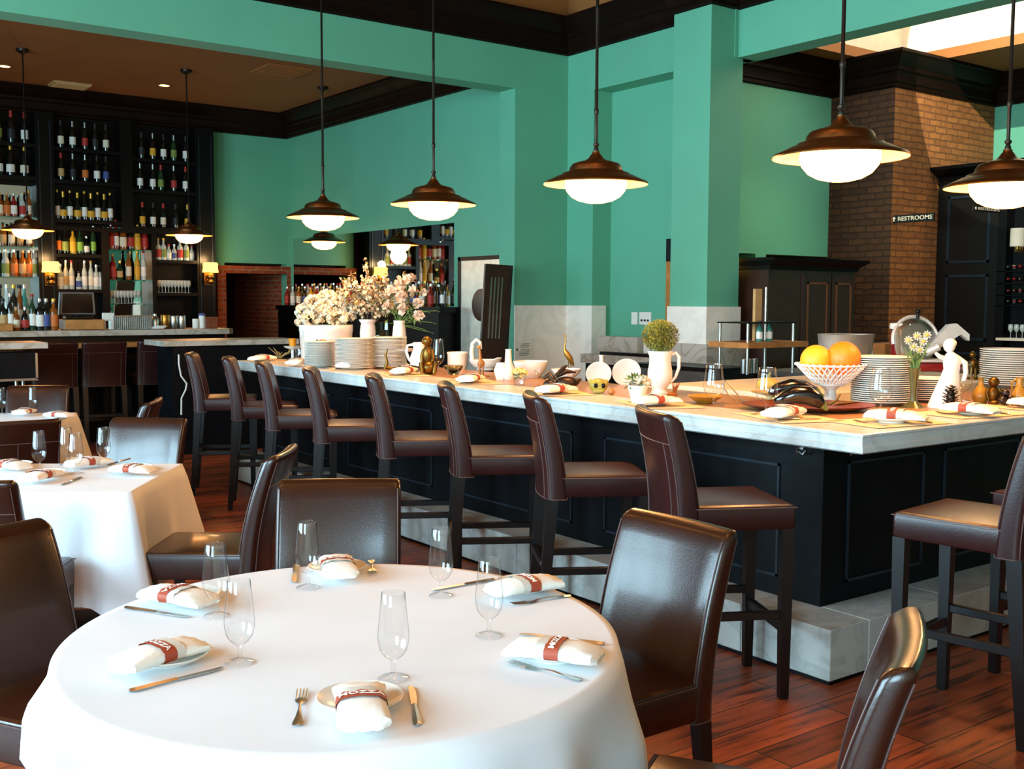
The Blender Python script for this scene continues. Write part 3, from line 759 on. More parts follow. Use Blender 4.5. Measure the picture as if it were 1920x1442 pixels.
# ================================================================ marble counter
ZC = 1.07
b = MB(); x0, y0 = 3.74, 2.66
def Lring(i, z): return [(x0+i, y0+i, z), (6.7, y0+i, z), (6.7, 3.62, z), (4.72, 3.62, z), (4.72, 9.2-i, z), (x0+i, 9.2-i, z)]
b.loft([Lring(.012, .985), Lring(0, .992), Lring(0, 1.012), Lring(.010, 1.018), Lring(.010, 1.052), Lring(.003, 1.056), Lring(.003, 1.066), Lring(.009, ZC)], cap=True)
top = tag(b.build('countertop', M_marble, None, (0, 0, 0), ang=25), 'long L-shaped white marble countertop with a moulded edge', 'countertop')
M_inlay = mat('warm brown counter inlay', 'a97a4c', .3, var=.15, scale=3)
b = MB(); b.prism([(4.1, 3.02), (6.69, 3.02), (6.69, 3.61), (4.71, 3.61), (4.71, 9.15), (4.1, 9.15)], ZC, ZC+.002); b.build('wood_inlay', M_inlay, top)
def panels(b, n, f, mi=1, w=.012, t=.008):
    """raised moulding frames; f maps (along, z, out) to a point"""
    for a0, a1, z0, z1 in n:
        for s0, s1, za, zb in ((a0, a1, z1-w, z1), (a0, a1, z0, z0+w), (a0, a0+w, z0, z1), (a1-w, a1, z0, z1)):
            rings = [[f(s0, za, o), f(s1, za, o), f(s1, zb, o), f(s0, zb, o)] for o in (0, t)]
            b.loft(rings, mi)
t = thing('counter_cabinet', 'dark panelled cabinet base under the L-shaped marble counter', 'cabinet', (3.95, 3.01, 0))
b = MB(); b.prism([(0, 0), (2.65, 0), (2.65, .59), (.65, .59), (.65, 6.1), (0, 6.1)], .241, .984); b.build('body', M_navy, t, smooth=False)
for i in range(4):
    b = MB(); panels(b, [(.24+1.5*i, .24+1.5*i+1.22, .33, .86)], lambda a, z, o: (-o, a, z), 0); b.build('panel', M_navyedge, t, smooth=False)
xa, xb_, xc = ony(1590, 870, 3.01).x-3.95, ony(1733, 850, 3.01).x-3.95, ony(1770, 850, 3.01).x-3.95
for pn in ((xa, xb_, .33, .885), (xc, xc+.7, .33, .885), (xc+.85, xc+1.5, .33, .885)):
    b = MB(); panels(b, [pn], lambda a, z, o: (a, -o, z), 0); b.build('panel', M_navyedge, t, smooth=False)
t = thing('foot_step', 'pale marble foot step along the base of the counter', 'foot step')
b = MB(); rs = random.Random(4)
ys = [2.76, 3.25, 4.05, 4.95, 5.9, 6.8, 7.7, 8.5, 9.2]
for i in range(8): b.box((3.70, ys[i]+.0015, .02), (3.96, ys[i+1]-.0015, .24), .003, 1)
xs = [3.962, 4.6, 5.3, 6.0, 6.7]
for i in range(4): b.box((xs[i]+.0015, 2.76, .02), (xs[i+1]-.0015, 3.02, .24), .003, 1)
b.build('marble_slabs', M_mstep, t, smooth=False)
b = MB(); b.box((3.712, 2.772, 0), (3.95, 9.2, .02)); b.box((3.95, 2.772, 0), (6.7, 3.0, .02)); b.build('base_strip', M_black, t, smooth=False)
def hook(loc, rz, label):
    t = thing('purse_hook', label, 'hook', loc, rz)
    b = MB(); b.lathe([(.001, 0), (.018, 0), (.016, .006), (.001, .007)], 12); o = b.build('rosette', M_steel, t); o.rotation_euler = (PI/2, 0, 0)
    b = MB(); b.tube([(0, -.006, 0), (0, -.03, -.004), (0, -.04, -.022), (0, -.032, -.035), (.004, -.03, -.02), (.03, -.03, -.032), (.045, -.03, -.012)], .0045, 6); b.build('prong', M_steel, t)
hook((3.95, 3.13, .955), -PI/2, 'small metal purse hook on the long side near the counter corner')
hook((4.10, 3.01, .955), 0, 'small metal purse hook on the short side near the counter corner')
# ---------------------------------------------------------------- settings on the counter
M_kraft = mat('cream paper placemat', 'e6c8a0', .85, var=.06, scale=6)
def mat_bm():
    b = MB(); b.box((-.23, -.16, 0), (.23, .16, .0012)); return b
SEATS = [((499, 676), (468, 674), (516, 671)), ((565, 680), (535, 683), (582, 677)), ((648, 690), (668, 682), (632, 689)), ((752, 702), (788, 692), (728, 700)), ((878, 716), (905, 706), (858, 716)), ((1038, 736), (1068, 729), (1016, 733)), ((1228, 758), (1265, 751), (1196, 754)), ((1470, 782), (1430, 782), (1508, 767)),
         ((1672, 792), (1745, 785), (1612, 778)), ((1822, 776), (1862, 772), (1772, 765)), ((1935, 762), (1980, 760), (1898, 754))]
SW = ['at the far end of the counter', 'second from the far end of the counter', 'third from the far end of the counter', 'fourth from the far end of the counter', 'fifth from the far end of the counter, below the giraffe figure', 'in front of the bronze duck', 'in front of the white pitcher', 'in front of the eggplant board near the corner', 'on the short side nearest the counter corner', 'on the short side in front of the white figurine', 'at the right edge of the counter']
sw, cw = Vector((.88, -.47, 0)), None
for i, ((px, py), na, nb) in enumerate(SEATS):
    w = SW[i]; c = onz(px, py, ZC+.003)
    fd = Vector((.94, -.34, 0)) if i < 8 else Vector((.15, .99, 0))
    tabled('kraft', single(mat_bm, 'paper_placemat', 'placemat', M_kraft), (c.x+fd.x*.02, c.y+fd.y*.02, ZC+.0026), rzf(fd.x, fd.y), 'cream paper placemat %s' % w)
    plate(c.x, c.y, 'small plate under napkin %s' % w, ZC+.004)
    a, e = onz(*na, ZC+.03), onz(*nb, ZC+.03)
    napkin((a.x+e.x)/2, (a.y+e.y)/2, a.x-e.x, a.y-e.y, 'banded white napkin roll %s' % w, ZC+.022, sc=min(1.15, max(.8, (a-e).length/.2)))
    sd = Vector((-fd.y, fd.x, 0))
    p = c+sd*.13; knife_ = p
    fork((p-fd*.1)[:2], (p+fd*.1)[:2], 'steel fork %s' % w, ZC+.004)
    p = c-sd*.13; knife((p-fd*.1)[:2], (p+fd*.1)[:2], 'steel knife %s' % w, ZC+.004)
# ---------------------------------------------------------------- helpers for the things on the counter
def zat(x, y, P):
    d = ray(x, y); t_ = math.hypot(P.x, P.y)/math.hypot(d.x, d.y); return CAMH+d.z*t_
def dep(P): return (P-EYE).dot(FWD)
def W_(px, P): return px*dep(P)/FPX
def place(x, yb, yt, wpx, z=ZC+.002):
    P = onz(x, yb, z); return P, zat(x, yt, P)-z, W_(wpx, P)
def turned(name, label, cat, x, yb, yt, wpx, prof, m, seg=28, z=ZC+.002, group=None):
    """lathe thing standing at pixel (x, yb); prof is (radius 0..1, height 0..1)"""
    P, h, w = place(x, yb, yt, wpx, z)
    b = MB(); b.lathe([(max(r*w/2, .0006), q*h) for r, q in prof], seg)
    o = tag(b.build(name, m, None, P), label, cat, group); return o, P, h, w
for (gx, gy), w in zip(((1338, 762), (1437, 773), (1650, 774), (1802, 752), (622, 678), (822, 697), (706, 684)), ('left of the eggplant board', 'in front of the yellow squash', 'right of the lattice bowl', 'beside the white figurine', 'by the white planter at the far end', 'right of the bronze monkey', 'before the tall white plate stack')):
    P = onz(gx, gy, ZC+.003); glass(P.x, P.y, 'empty stemmed glass on the counter, %s' % w, ZC+.003, sc=(1.5, 1.5, 1.1) if gx > 1000 else 1.25)
# plate stacks: every plate its own object
def flat_bm():
    b = MB(); b.lathe([(.001, .003), (.07, .003), (.072, 0), (.078, 0), (.105, .012), (.135, .017), (.1365, .019), (.135, .0205), (.104, .0155), (.076, .006), (.001, .006)], 32); return b
def stack(x, yb, yt, wpx, label, n=None, z=ZC+.002):
    P, h, w = place(x, yb, yt, wpx, z); s = w/.273; n = n or max(2, int((h-.02*s)/(.0088*s)))
    rs = random.Random(int(x))
    for i in range(n):
        o = tabled('flat', single(flat_bm, 'dinner_plate', 'plate', M_white), (P.x+rs.uniform(-1, 1)*.002, P.y+rs.uniform(-1, 1)*.002, z+(h-.02*s)*i/max(1, n-1)), rs.random()*6, label, 'plates stacked on the counter', s)
stack(600, 688, 640, 60, 'white plate in the stack below the hydrangea planter')
stack(663, 692, 634, 70, 'white plate in the tallest stack, right of the planter')
stack(727, 690, 632, 72, 'white plate in the ribbed stack under the rose vase')
stack(1652, 758, 668, 112, 'white plate in the tall stack behind the lattice bowl')
stack(1738, 752, 708, 98, 'white plate in the low stack behind the bud vase')
stack(1895, 726, 654, 112, 'white plate in the stack at the right edge of the counter')
# ---------------------------------------------------------------- flowers
M_petal = mat('cream petals', 'd9d0b8', .7, var=.08); M_petalp = mat('blush petals', 'd3bda6', .7, var=.12); M_leaf = mat('green leaves', '5f7a3a', .6, var=.3)
M_twig = mat('brown twigs', '4b3a2a', .8); M_leafd = mat('olive foliage', '8c8a35', .7, var=.35); M_blossom = mat('pale blossom', 'c6b08c', .7, var=.2)
def blossom(b, c, r, rs, mi=0, n=5):
    ax = Vector((rs.uniform(-1, 1), rs.uniform(-1, 1), rs.uniform(-.2, 1))).normalized()
    u = ax.cross(Vector((.3, .2, .9))).normalized(); v = ax.cross(u)
    for k in range(n):
        a = 2*PI*k/n; d = u*math.cos(a)+v*math.sin(a); e = ax.cross(d)
        b.add([c, c+d*r*.6+e*r*.45+ax*r*.25, c+d*r+ax*r*.35, c+d*r*.6-e*r*.45+ax*r*.25], [(0, 1, 2, 3)], mi)
def leaf(b, c, d, ln, w, mi=1):
    d = d.normalized(); s = d.cross(Vector((0, 0, 1)));
    if s.length < .1: s = Vector((1, 0, 0))
    s.normalize(); up = s.cross(d)
    b.add([c, c+d*ln*.5+s*w+up*w*.3, c+d*ln, c+d*ln*.5-s*w+up*w*.3, c+d*ln*.5-up*w*.2], [(0, 1, 4), (1, 2, 4), (2, 3, 4), (3, 0, 4)], mi)
def rvec(rs, up=0):
    v = Vector((rs.gauss(0, 1), rs.gauss(0, 1), rs.gauss(0, 1)+up)); return v.normalized()
def flowerhead(b, c, R, rs, n=70, mi=0, sq=.85):
    for _ in range(n):
        d = rvec(rs, .4); p = c+Vector((d.x*R, d.y*R, d.z*R*sq)); blossom(b, p, R*.3, rs, mi, 4)
P, h, w = place(612, 678, 609, 100)
b = MB(); b.lathe([(.001, 0), (w*.44, 0), (w*.46, .01), (w*.49, h*.8), (w*.5, h*.82), (w*.5, h*.98), (w*.49, h), (w*.47, h*.98), (w*.45, h*.85), (.001, h*.84)], 40)
for k in range(5): b.lathe([(w*(.462+.006*k), h*(.12+.13*k)), (w*(.472+.006*k), h*(.13+.13*k)), (w*(.464+.006*k), h*(.14+.13*k))], 40)
tag(b.build('planter', M_white, None, P), 'wide white ribbed planter holding hydrangeas at the far end', 'planter')
t = thing('hydrangea_bouquet', 'dense cream hydrangeas in the wide white planter', 'flowers', (P.x, P.y, P.z+h*.84)); rs = random.Random(11)
sp = W_(1, P)
for (dx, dz, dy, R) in ((-38, 26, 0, 17), (-18, 42, -6, 18), (2, 50, 2, 18), (22, 44, -4, 17), (40, 24, 2, 16), (-24, 16, -14, 17), (0, 22, -16, 18), (24, 14, -14, 17), (-44, 6, -4, 12), (10, 34, 12, 17), (-12, 30, 14, 17)):
    b = MB(); flowerhead(b, RIGHT*(dx*sp)-Vector((FWD.x, FWD.y, 0))*(-dy*sp)+Vector((0, 0, (dz+8)*sp)), R*sp, rs, 110)
    b.build('flower_head', M_petal, t, smooth=False)
b = MB()
for _ in range(26):
    d = rvec(rs); d.z = abs(d.z)*.5; c = RIGHT*(rs.uniform(-44, 44)*sp)+Vector((0, 0, rs.uniform(2, 20)*sp)); leaf(b, c, d, 14*sp, 4*sp, 0)
b.build('leaves', M_leaf, t, smooth=False)
P, h, w = place(690, 679, 599, 32)
b = MB(); b.lathe([(.001, 0), (w*.36, 0), (w*.42, h*.1), (w*.46, h*.7), (w*.42, h*.85), (w*.38, h*.9), (w*.5, h*.97), (w*.5, h), (w*.46, h*.99), (w*.34, h*.9), (w*.36, h*.8), (.001, h*.78)], 30)
M_pot = mat('pale grey stoneware', 'cfc9c4', .5, var=.06); tag(b.build('stoneware_pot', M_pot, None, P), 'pale grey stoneware pot behind the plates, blossom branches in it', 'pot')
t = thing('blossom_branches', 'tall spray of pale blossom branches in the grey pot', 'flowers', (P.x, P.y, P.z+h*.8)); rs = random.Random(21); sp = W_(1, P)
def branch(px, pz, dy, nb, spread, seed):
    rs = random.Random(seed); b = MB(); e = RIGHT*(px*sp)+Vector((FWD.x, FWD.y, 0))*(dy*sp)+Vector((0, 0, pz*sp))
    pts = [Vector((0, 0, .0)).lerp(e, k/6)+Vector((0, 0, 10*sp*math.sin(PI*k/6)))+rvec(rs)*(2.5*sp if 0 < k < 6 else 0) for k in range(7)]
    b.tube(pts, [1.1*sp*(1-.1*k) for k in range(7)], 5, 1)
    for _ in range(nb):
        u = rs.uniform(.35, 1); i = min(5, int(u*6)); p = pts[i].lerp(pts[i+1], u*6-i)+rvec(rs)*(spread*sp*rs.random())
        blossom(b, p, rs.uniform(2.6, 5)*sp, rs, 0, 5)
        if rs.random() < .45: leaf(b, p, rvec(rs), 8*sp, 2.4*sp, 2 if rs.random() < .5 else 1)
    b.build('blossom_branch', [M_blossom, M_twig, M_leafd], t, smooth=False)
for i, (px, pz, dy, nb, spd) in enumerate(((-4, 128, 0, 40, 5), (-46, 88, 6, 60, 9), (-30, 100, -6, 70, 11), (-10, 92, 8, 90, 13), (14, 94, -8, 90, 13), (36, 92, 4, 80, 12), (58, 78, 10, 70, 12), (74, 66, -4, 55, 11), (-44, 62, -8, 55, 10), (2, 66, -16, 80, 14), (30, 62, -14, 80, 14), (-20, 48, -14, 60, 12), (90, 46, 6, 40, 10), (54, 42, -12, 60, 12), (70, 100, 8, 30, 7), (-58, 74, 2, 40, 7))):
    branch(px, pz, dy, nb, spd, 50+i)
P, h, w = place(749, 680, 601, 27)
b = MB(); b.lathe([(.001, 0), (w*.4, 0), (w*.48, h*.15), (w*.5, h*.6), (w*.42, h*.85), (w*.38, h*.92), (w*.42, h), (w*.37, h*.98), (w*.36, h*.86), (.001, h*.8)], 28)
tag(b.build('flower_vase', M_white, None, P), 'slim white vase holding blush roses beside the monkey figure', 'vase')
t = thing('rose_bouquet', 'blush roses and green stems in the slim white vase', 'flowers', (P.x, P.y, P.z+h*.9)); sp = W_(1, P); rs = random.Random(31)
def rose(b, c, R, rs, mi=0):
    for ringi, (rr, n, tilt) in enumerate(((.25, 3, .9), (.55, 5, .7), (.85, 6, .35), (1, 6, .05))):
        for k in range(n):
            a = 2*PI*k/n+ringi*.6; d = Vector((math.cos(a), math.sin(a)*.9, 0)); s = Vector((-d.y, d.x, 0)); top_ = c+d*(R*rr)+Vector((0, 0, R*tilt)); w_ = R*.45
            b.add([c+d*(R*rr*.3)-Vector((0, 0, R*.2)), top_-s*w_-Vector((0, 0, R*.1)), top_+Vector((0, 0, R*.12)), top_+s*w_-Vector((0, 0, R*.1))], [(0, 1, 2, 3)], mi)
for (dx, dz, dy, R) in ((0, 74, 0, 11), (16, 82, 4, 11), (-14, 62, -6, 11), (4, 52, -10, 12), (26, 62, 2, 11), (-22, 34, -6, 10), (8, 30, -12, 11), (34, 40, 0, 10), (36, 16, -4, 11), (22, 86, 8, 10), (-30, 52, 4, 9), (46, 60, 4, 8)):
    b = MB(); c = RIGHT*(dx*sp)+Vector((FWD.x, FWD.y, 0))*(dy*sp)+Vector((0, 0, dz*sp)); rose(b, c, R*sp, rs)
    for _ in range(6): blossom(b, c+rvec(rs)*R*sp*.6, R*sp*.7, rs, 0, 5)
    b.tube([(0, 0, 0), c*.5+Vector((0, 0, 4*sp)), c-Vector((0, 0, R*sp*.2))], .7*sp, 5, 1)
    b.build('rose', [M_petalp, M_leaf], t, smooth=False)
b = MB()
for _ in range(60):
    d = rvec(rs, .5); c = RIGHT*(rs.uniform(-26, 36)*sp)+Vector((FWD.x, FWD.y, 0))*(rs.uniform(-10, 6)*sp)+Vector((0, 0, rs.uniform(0, 34)*sp)); leaf(b, c, d, rs.uniform(8, 16)*sp, 2.4*sp, 0)
for dx, dz in ((62, 4), (52, 24), (70, 26), (58, -14), (44, -8)): b.tube([(0, 0, 0), RIGHT*(dx*.5*sp)+Vector((0, 0, dz*.8*sp+4*sp)), RIGHT*(dx*sp)+Vector((0, 0, dz*sp))], .6*sp, 5); leaf(b, RIGHT*(dx*sp)+Vector((0, 0, dz*sp)), Vector((.5, 0, -.2)), 9*sp, 3*sp, 0)
b.build('leaves', M_leaf, t, smooth=False)
P, h, w = place(716, 676, 604, 26)
b = MB(); b.cbox((0, 0, h/2), (w, w*.7, h), .004, 1); b.cbox((0, 0, h/2+.004), (w*.92, w*.62, h), .003, 1)
M_gglass = glassm('greenish tank glass', 'cfe0d4')
tag(b.build('glass_tank', M_gglass, None, P, math.radians(-35)), 'square greenish glass tank between the pot and the rose vase', 'glass container')
# topiary pitcher
P, h, w = place(1237, 738, 658, 46)
t = thing('white_pitcher', 'tall white pitcher with a curved handle holding a round bushy plant', 'pitcher', P)
b = MB(); pr = [(.34, 0), (.36, .02), (.26, .06), (.24, .1), (.34, .18), (.5, .36), (.5, .52), (.44, .72), (.44, .86), (.52, 1), (.49, 1), (.41, .86), (.41, .72), (.001, .7)]
b.lathe([(.001, 0)]+[(r*w, q*h) for r, q in pr], 28); b.build('body', M_white, t)
b = MB(); hr = RIGHT; pts = [hr*(w*.44)+Vector((0, 0, h*.9)), hr*(w*.62)+Vector((0, 0, h*.96)), hr*(w*.76)+Vector((0, 0, h*.86)), hr*(w*.76)+Vector((0, 0, h*.6)), hr*(w*.62)+Vector((0, 0, h*.38)), hr*(w*.44)+Vector((0, 0, h*.26))]
b.tube(pts, [w*.06, w*.07, w*.075, w*.07, w*.06, w*.05], 8); b.build('handle', M_white, t)
sp = W_(1, P); t2 = thing('bushy_plant', 'round olive-yellow bushy plant in the white pitcher', 'plant', P+Vector((0, 0, h*.85))); rs = random.Random(41)
b = MB(); cc = Vector((0, 0, 40*sp-h*.0)); R = 33*sp
for _ in range(3600):
    d = rvec(rs); rr = R*(rs.random()**.35); p = cc+Vector((d.x*rr, d.y*rr, d.z*rr*.85)); leaf(b, p, (d+rvec(rs)*.7), rs.uniform(3.5, 7)*sp, 1.3*sp, 0)
b.build('foliage', M_leafd, t2, smooth=False)
b = MB()
for k in range(14): d = rvec(rs, .8); b.tube([(0, 0, 0), cc*.5+d*R*.2, cc+d*R*.6], .6*sp, 4)
b.build('stems', M_twig, t2)
# ================================================================ figures and bowls on the counter
M_gold = mat('gilded brown bronze', '70501e', .35, metal=.85, var=.3, scale=12)
M_dbr = mat('dark patinated bronze', '3b3026', .4, metal=.8, var=.35, scale=14)
M_amber = glassm('amber glass', 'c79a3c'); M_amberm = mat('amber stoneware', '9a7426', .3, var=.2)
M_red = mat('slicer red enamel', '7d0f14', .25, var=.1, coat=.5)
M_egg = mat('glossy aubergine skin', '0d080c', .12, var=.3, coat=.6)
M_orange = mat('orange peel', 'ef7a14', .45, var=.06, scale=30, bump=.25, bscale=120)
M_orange2 = mat('yellow orange peel', 'f2a322', .45, var=.06, scale=30, bump=.25, bscale=120)
M_squash = mat('yellow squash', 'c9a63a', .5, var=.15)
M_rust = mat('rust red wooden board', '6e2f18', .35, var=.25, scale=5)
M_olive = mat('olive green', '6d7230', .5, var=.2)
F2 = Vector((FWD.x, FWD.y, 0)).normalized(); R2 = RIGHT.copy(); R2.z = 0; R2.normalize()
class PX:
    """builder whose local x/y/z run along picture right, depth and up, in pixels at the depth of the base point"""
    def __init__(s, x, yb, z=ZC+.002):
        s.P = onz(x, yb, z); s.x, s.yb = x, yb; s.u = dep(s.P)/FPX; s.rz = math.atan2(R2.y, R2.x)
    def new(s): b = MB(); b.M = Matrix.Scale(s.u, 4); return b
    def done(s, b, name, m, label, cat, ang=60): return tag(b.build(name, m, None, s.P, s.rz, ang=ang), label, cat)
    def root(s, name, label, cat): return thing(name, label, cat, s.P, s.rz)
# dried sticks, tray, cup, bottle at the far end
q = PX(528, 672); b = q.new(); rs = random.Random(2)
for k in range(16):
    a = rs.uniform(-1, 1); b.tube([(-4+rs.uniform(-3, 3), rs.uniform(-4, 4), 1), (a*14, rs.uniform(-5, 5), 8+rs.uniform(0, 4)), (a*26, rs.uniform(-8, 8), 8+abs(a)*18*rs.random()+3)], [1.2, .9, .4], 5)
q.done(b, 'dried_twigs', mat('dry straw', '8f7a48', .8, var=.2), 'bundle of dried twigs at the far end of the counter', 'dried plant')
q = PX(549, 674, ZC+.002); t = q.root('cake_stand', 'small white footed stand at the far end of the counter', 'cake stand')
b = q.new(); b.lathe([(.1, 0), (9, 0), (3, 3), (2.5, 18), (14, 22), (17, 25), (14, 24), (.1, 23)], 24); b.build('stand', M_white, t)
q2 = PX(549, 674, ZC+.002); P_ = q.P+Vector((0, 0, 25*q.u)); q2.P = P_
b = q2.new(); b.lathe([(.1, 0), (6, 0), (7, 10), (8, 14), (6, 13), (.1, 12)], 18); o = tag(b.build('ochre_cup', mat('ochre glaze', 'd08a1c', .4), None, P_), 'ochre glazed cup on the small white stand', 'cup')
q = PX(566, 680); b = q.new(); b.lathe([(.1, 0), (11, 0), (12, 4), (12, 30), (6, 42), (4, 46), (4, 60), (.1, 60)], 20); q.done(b, 'decanter', M_glass, 'clear decanter beside the white planter at the far end', 'bottle')
q = PX(580, 682); b = q.new(); b.lathe([(.1, 0), (7, 0), (6, 2), (1.4, 4), (1.3, 28), (4, 31), (5, 34), (.1, 34)], 16); q.done(b, 'candlestick', M_black, 'thin black candlestick before the white planter', 'candlestick')
q = PX(603, 682); b = q.new()
b.lathe([(.1, 0), (8, 0), (7, 2), (1.2, 3), (1.1, 38), (.1, 38)], 14); b.ball((2, 0, 40), 8, 1.2, .6, .7); b.tube([(-6, 0, 44), (-11, 0, 40), (-14, 0, 33)], [3.5, 2.2, .7], 8); b.tube([(8, 0, 40), (11, 0, 30)], [4, 1], 8)
q.done(b, 'bird_finial', M_gold, 'gilt bird on a thin upright stem below the hydrangeas', 'figurine')
q = PX(730, 694); b = q.new(); b.tube([(-8, 0, 2), (-4, 0, 14), (-7, 0, 28), (-3, 0, 40)], [4, 3, 2.4, 1.2], 8); b.tube([(-6, 0, 6), (4, 0, 3), (12, 0, 2), (20, 0, 8)], [3.6, 3, 2.4, 1], 8); q.done(b, 'driftwood', M_gold, 'bent piece of brown driftwood before the ribbed plate stack', 'driftwood')
q = PX(757, 690); b = q.new(); b.lathe([(.1, 0), (18, 0), (16, 3), (6, 10), (4, 22), (8, 30), (26, 33), (29, 36), (26, 36), (.1, 34)], 32); q.done(b, 'cake_stand', M_white, 'white pedestal cake stand left of the bronze monkey', 'cake stand')
q = PX(770, 698); b = q.new(); b.ball((0, 0, 7), 8, 2.2, 1.2, .8); b.ball((20, 0, 9), 5, 1.3, 1, .9); b.tube([(-15, 0, 5), (-26, 0, 3), (-34, 0, 6)], [3, 2, .8], 7)
for sx in (-10, 10):
    for sy in (-7, 7): b.tube([(sx, sy*.5, 5), (sx+3, sy*1.3, 0)], [2.4, 1.6], 6)
q.done(b, 'lizard_figure', M_dbr, 'low dark bronze lizard figure beside the seated monkey', 'figurine')
q = PX(786, 694); t = q.root('milk_pitcher', 'white pitcher half hidden behind the bronze monkey', 'pitcher'); b = q.new()
b.lathe([(.1, 0), (12, 0), (17, 10), (17, 24), (11, 40), (12, 52), (10, 52), (.1, 40)], 24); b.build('body', M_white, t)
b = q.new(); b.tube([(-11, 0, 48), (-22, 0, 46), (-24, 0, 34), (-20, 0, 22), (-16, 0, 16)], 2.4, 8); b.build('handle', M_white, t)
# seated monkey
q = PX(804, 702); b = q.new()
b.ball((0, 0, 13), 15, 1.1, 1, .9); b.ball((-2, 0, 36), 12, .85, .8, 1.7); b.ball((-3, -1, 62), 9.5, .9, .9, 1.05); b.ball((-9, -3, 60), 4.5, 1, .9, .8)
b.tube([(6, 0, 46), (9, -4, 30), (2, -9, 18)], [4.5, 4, 3], 8); b.tube([(-9, 0, 46), (-13, -3, 34), (-12, -6, 20)], [4, 3.5, 3], 8)
for sx in (-1, 1): b.tube([(sx*9, 0, 12), (sx*13, -12, 20), (sx*11, -14, 3)], [6, 5, 3.5], 8); b.ball((-3+sx*8.5, 1, 64), 2.6, .5, 1, 1)
q.done(b, 'monkey_figure', M_gold, 'gilt seated monkey figure standing tall among the white crockery', 'figurine')
q = PX(850, 702); b = q.new(); b.lathe([(.1, 0), (9, 0), (10, 2), (17, 11), (19, 17), (18, 17), (15, 11), (.1, 3)], 26); q.done(b, 'glass_bowl', M_gglass, 'shallow glass bowl right of the monkey figure', 'bowl')
turned('white_crock', 'plain white crock behind the glass bowl', 'crock', 858, 692, 660, 40, [(.001, 0), (.8, 0), (.95, .3), (.95, .85), (1, .9), (1, 1), (.9, 1), (.86, .4), (.001, .2)], M_white)
q = PX(910, 694); t = q.root('swan_bowl', 'white swan-shaped bowl with an arched neck', 'bowl'); b = q.new()
rings = []
for k in range(8):
    a = k/7; z = 4+16*a; r = 14+12*a**.6; rings.append([(r*1.2*math.cos(s*PI/12), r*.75*math.sin(s*PI/12), z+(3 if math.cos(s*PI/12) > .6 else 0)*a) for s in range(24)])
b.loft(rings, cap=False); b.loft([rings[0], [(x*.9, y*.9, 0) for x, y, z in rings[0]]]); b.build('bowl', M_white, t)
b = q.new(); b.tube([(-24, 0, 14), (-26, 0, 34), (-24, 0, 50), (-17, 0, 57), (-10, 0, 52), (-8, 0, 40)], [4.5, 4, 3.6, 3.4, 3.2, 2], 10); b.build('neck', M_white, t)
q = PX(902, 706); b = q.new()
for sx in (-3, 3): b.tube([(sx, -1.5, 0), (sx, -1, 20)], [1.6, 2], 6); b.tube([(sx+1, 3, 0), (sx, 3, 20)], [1.6, 2], 6)
b.ball((0, 1, 24), 7, 1, .9, 1.1); b.tube([(-1, 0, 27), (-2, 0, 40), (-3, 0, 53)], [4, 2.8, 2.2], 8); b.ball((-4, -1, 55), 3.6, 1.3, .8, .8); b.tube([(-2, 0, 57), (-2, 0, 61)], .7, 5); b.ball((4, 0, -0.5+1.5), 8, 1.6, .8, .22)
q.done(b, 'giraffe_figure', mat('carved honey wood', '9a6428', .5, var=.3, scale=30), 'small carved wooden giraffe in front of the swan bowl', 'figurine')
turned('white_bowl', 'large white bowl behind the leafy glass', 'bowl', 995, 708, 677, 66, [(.001, 0), (.5, 0), (.55, .06), (.85, .5), (1, .95), (1, 1), (.96, 1), (.8, .5), (.001, .12)], M_white)
turned('white_creamer', 'angular white creamer right of the giraffe', 'creamer', 938, 712, 680, 30, [(.001, 0), (.6, 0), (1, .55), (.55, 1), (.5, 1), (.001, .5)], M_white, 4)
turned('white_bottle_vase', 'narrow white bottle vase left of the large white bowl', 'vase', 953, 712, 655, 26, [(.001, 0), (.8, 0), (1, .12), (.95, .35), (.5, .6), (.42, .97), (.5, 1), (.4, 1), (.001, .6)], M_white)
q = PX(974, 722); t = q.root('flower_tumbler', 'small glass tumbler of pale yellow flowers before the large bowl', 'flowers'); b = q.new(); b.lathe([(.1, 0), (10, 0), (13, 22), (12, 22), (9, 1.5), (.1, 1.5)], 18); b.build('tumbler', M_glass, t)
b = q.new(); rs = random.Random(6)
for k in range(60): d = rvec(rs, .4); blossom(b, Vector((d.x*13, d.y*10, 22+d.z*7)), 4.5, rs, 0)
for k in range(14): leaf(b, Vector((0, 0, 14)), rvec(rs, .8), 14, 3, 1)
b.build('flowers', [mat('primrose petals', 'e6d38c', .7, var=.2), M_olive], t, smooth=False)
# white bowl of shells / scalloped dish, heron, duck
q = PX(1062, 712); b = q.new(); n = 48
ring = lambda r, z, w: [((r+w*math.cos(12*2*PI*k/n))*math.cos(2*PI*k/n), (r+w*math.cos(12*2*PI*k/n))*math.sin(2*PI*k/n), z) for k in range(n)]
b.loft([ring(10, 0, 0), ring(12, 1, 0), ring(22, 12, 1), ring(27, 20, 2.2), ring(26, 20.5, 2.2), ring(20, 12, 1), ring(9, 2.5, 0)]); q.done(b, 'scalloped_dish', M_white, 'white scalloped dish behind the bronze duck', 'dish')
q = PX(1067, 700); b = q.new(); b.tube([(0, 1, 0), (-1, 1, 16), (-2, 0, 22)], [.9, .9, 1.4], 6); b.tube([(5, 2, 0), (3, 1, 16), (1, 0, 22)], [.9, .9, 1.4], 6)
b.loft([[(cx+rx*math.cos(2*PI*k/10), rx*.8*math.sin(2*PI*k/10), cz+rx*.35*math.cos(2*PI*k/10)) for k in range(10)] for cx, cz, rx in ((9, 12, .3), (6, 19, 3), (1, 28, 5.5), (-5, 38, 5), (-9, 45, 2.4))])
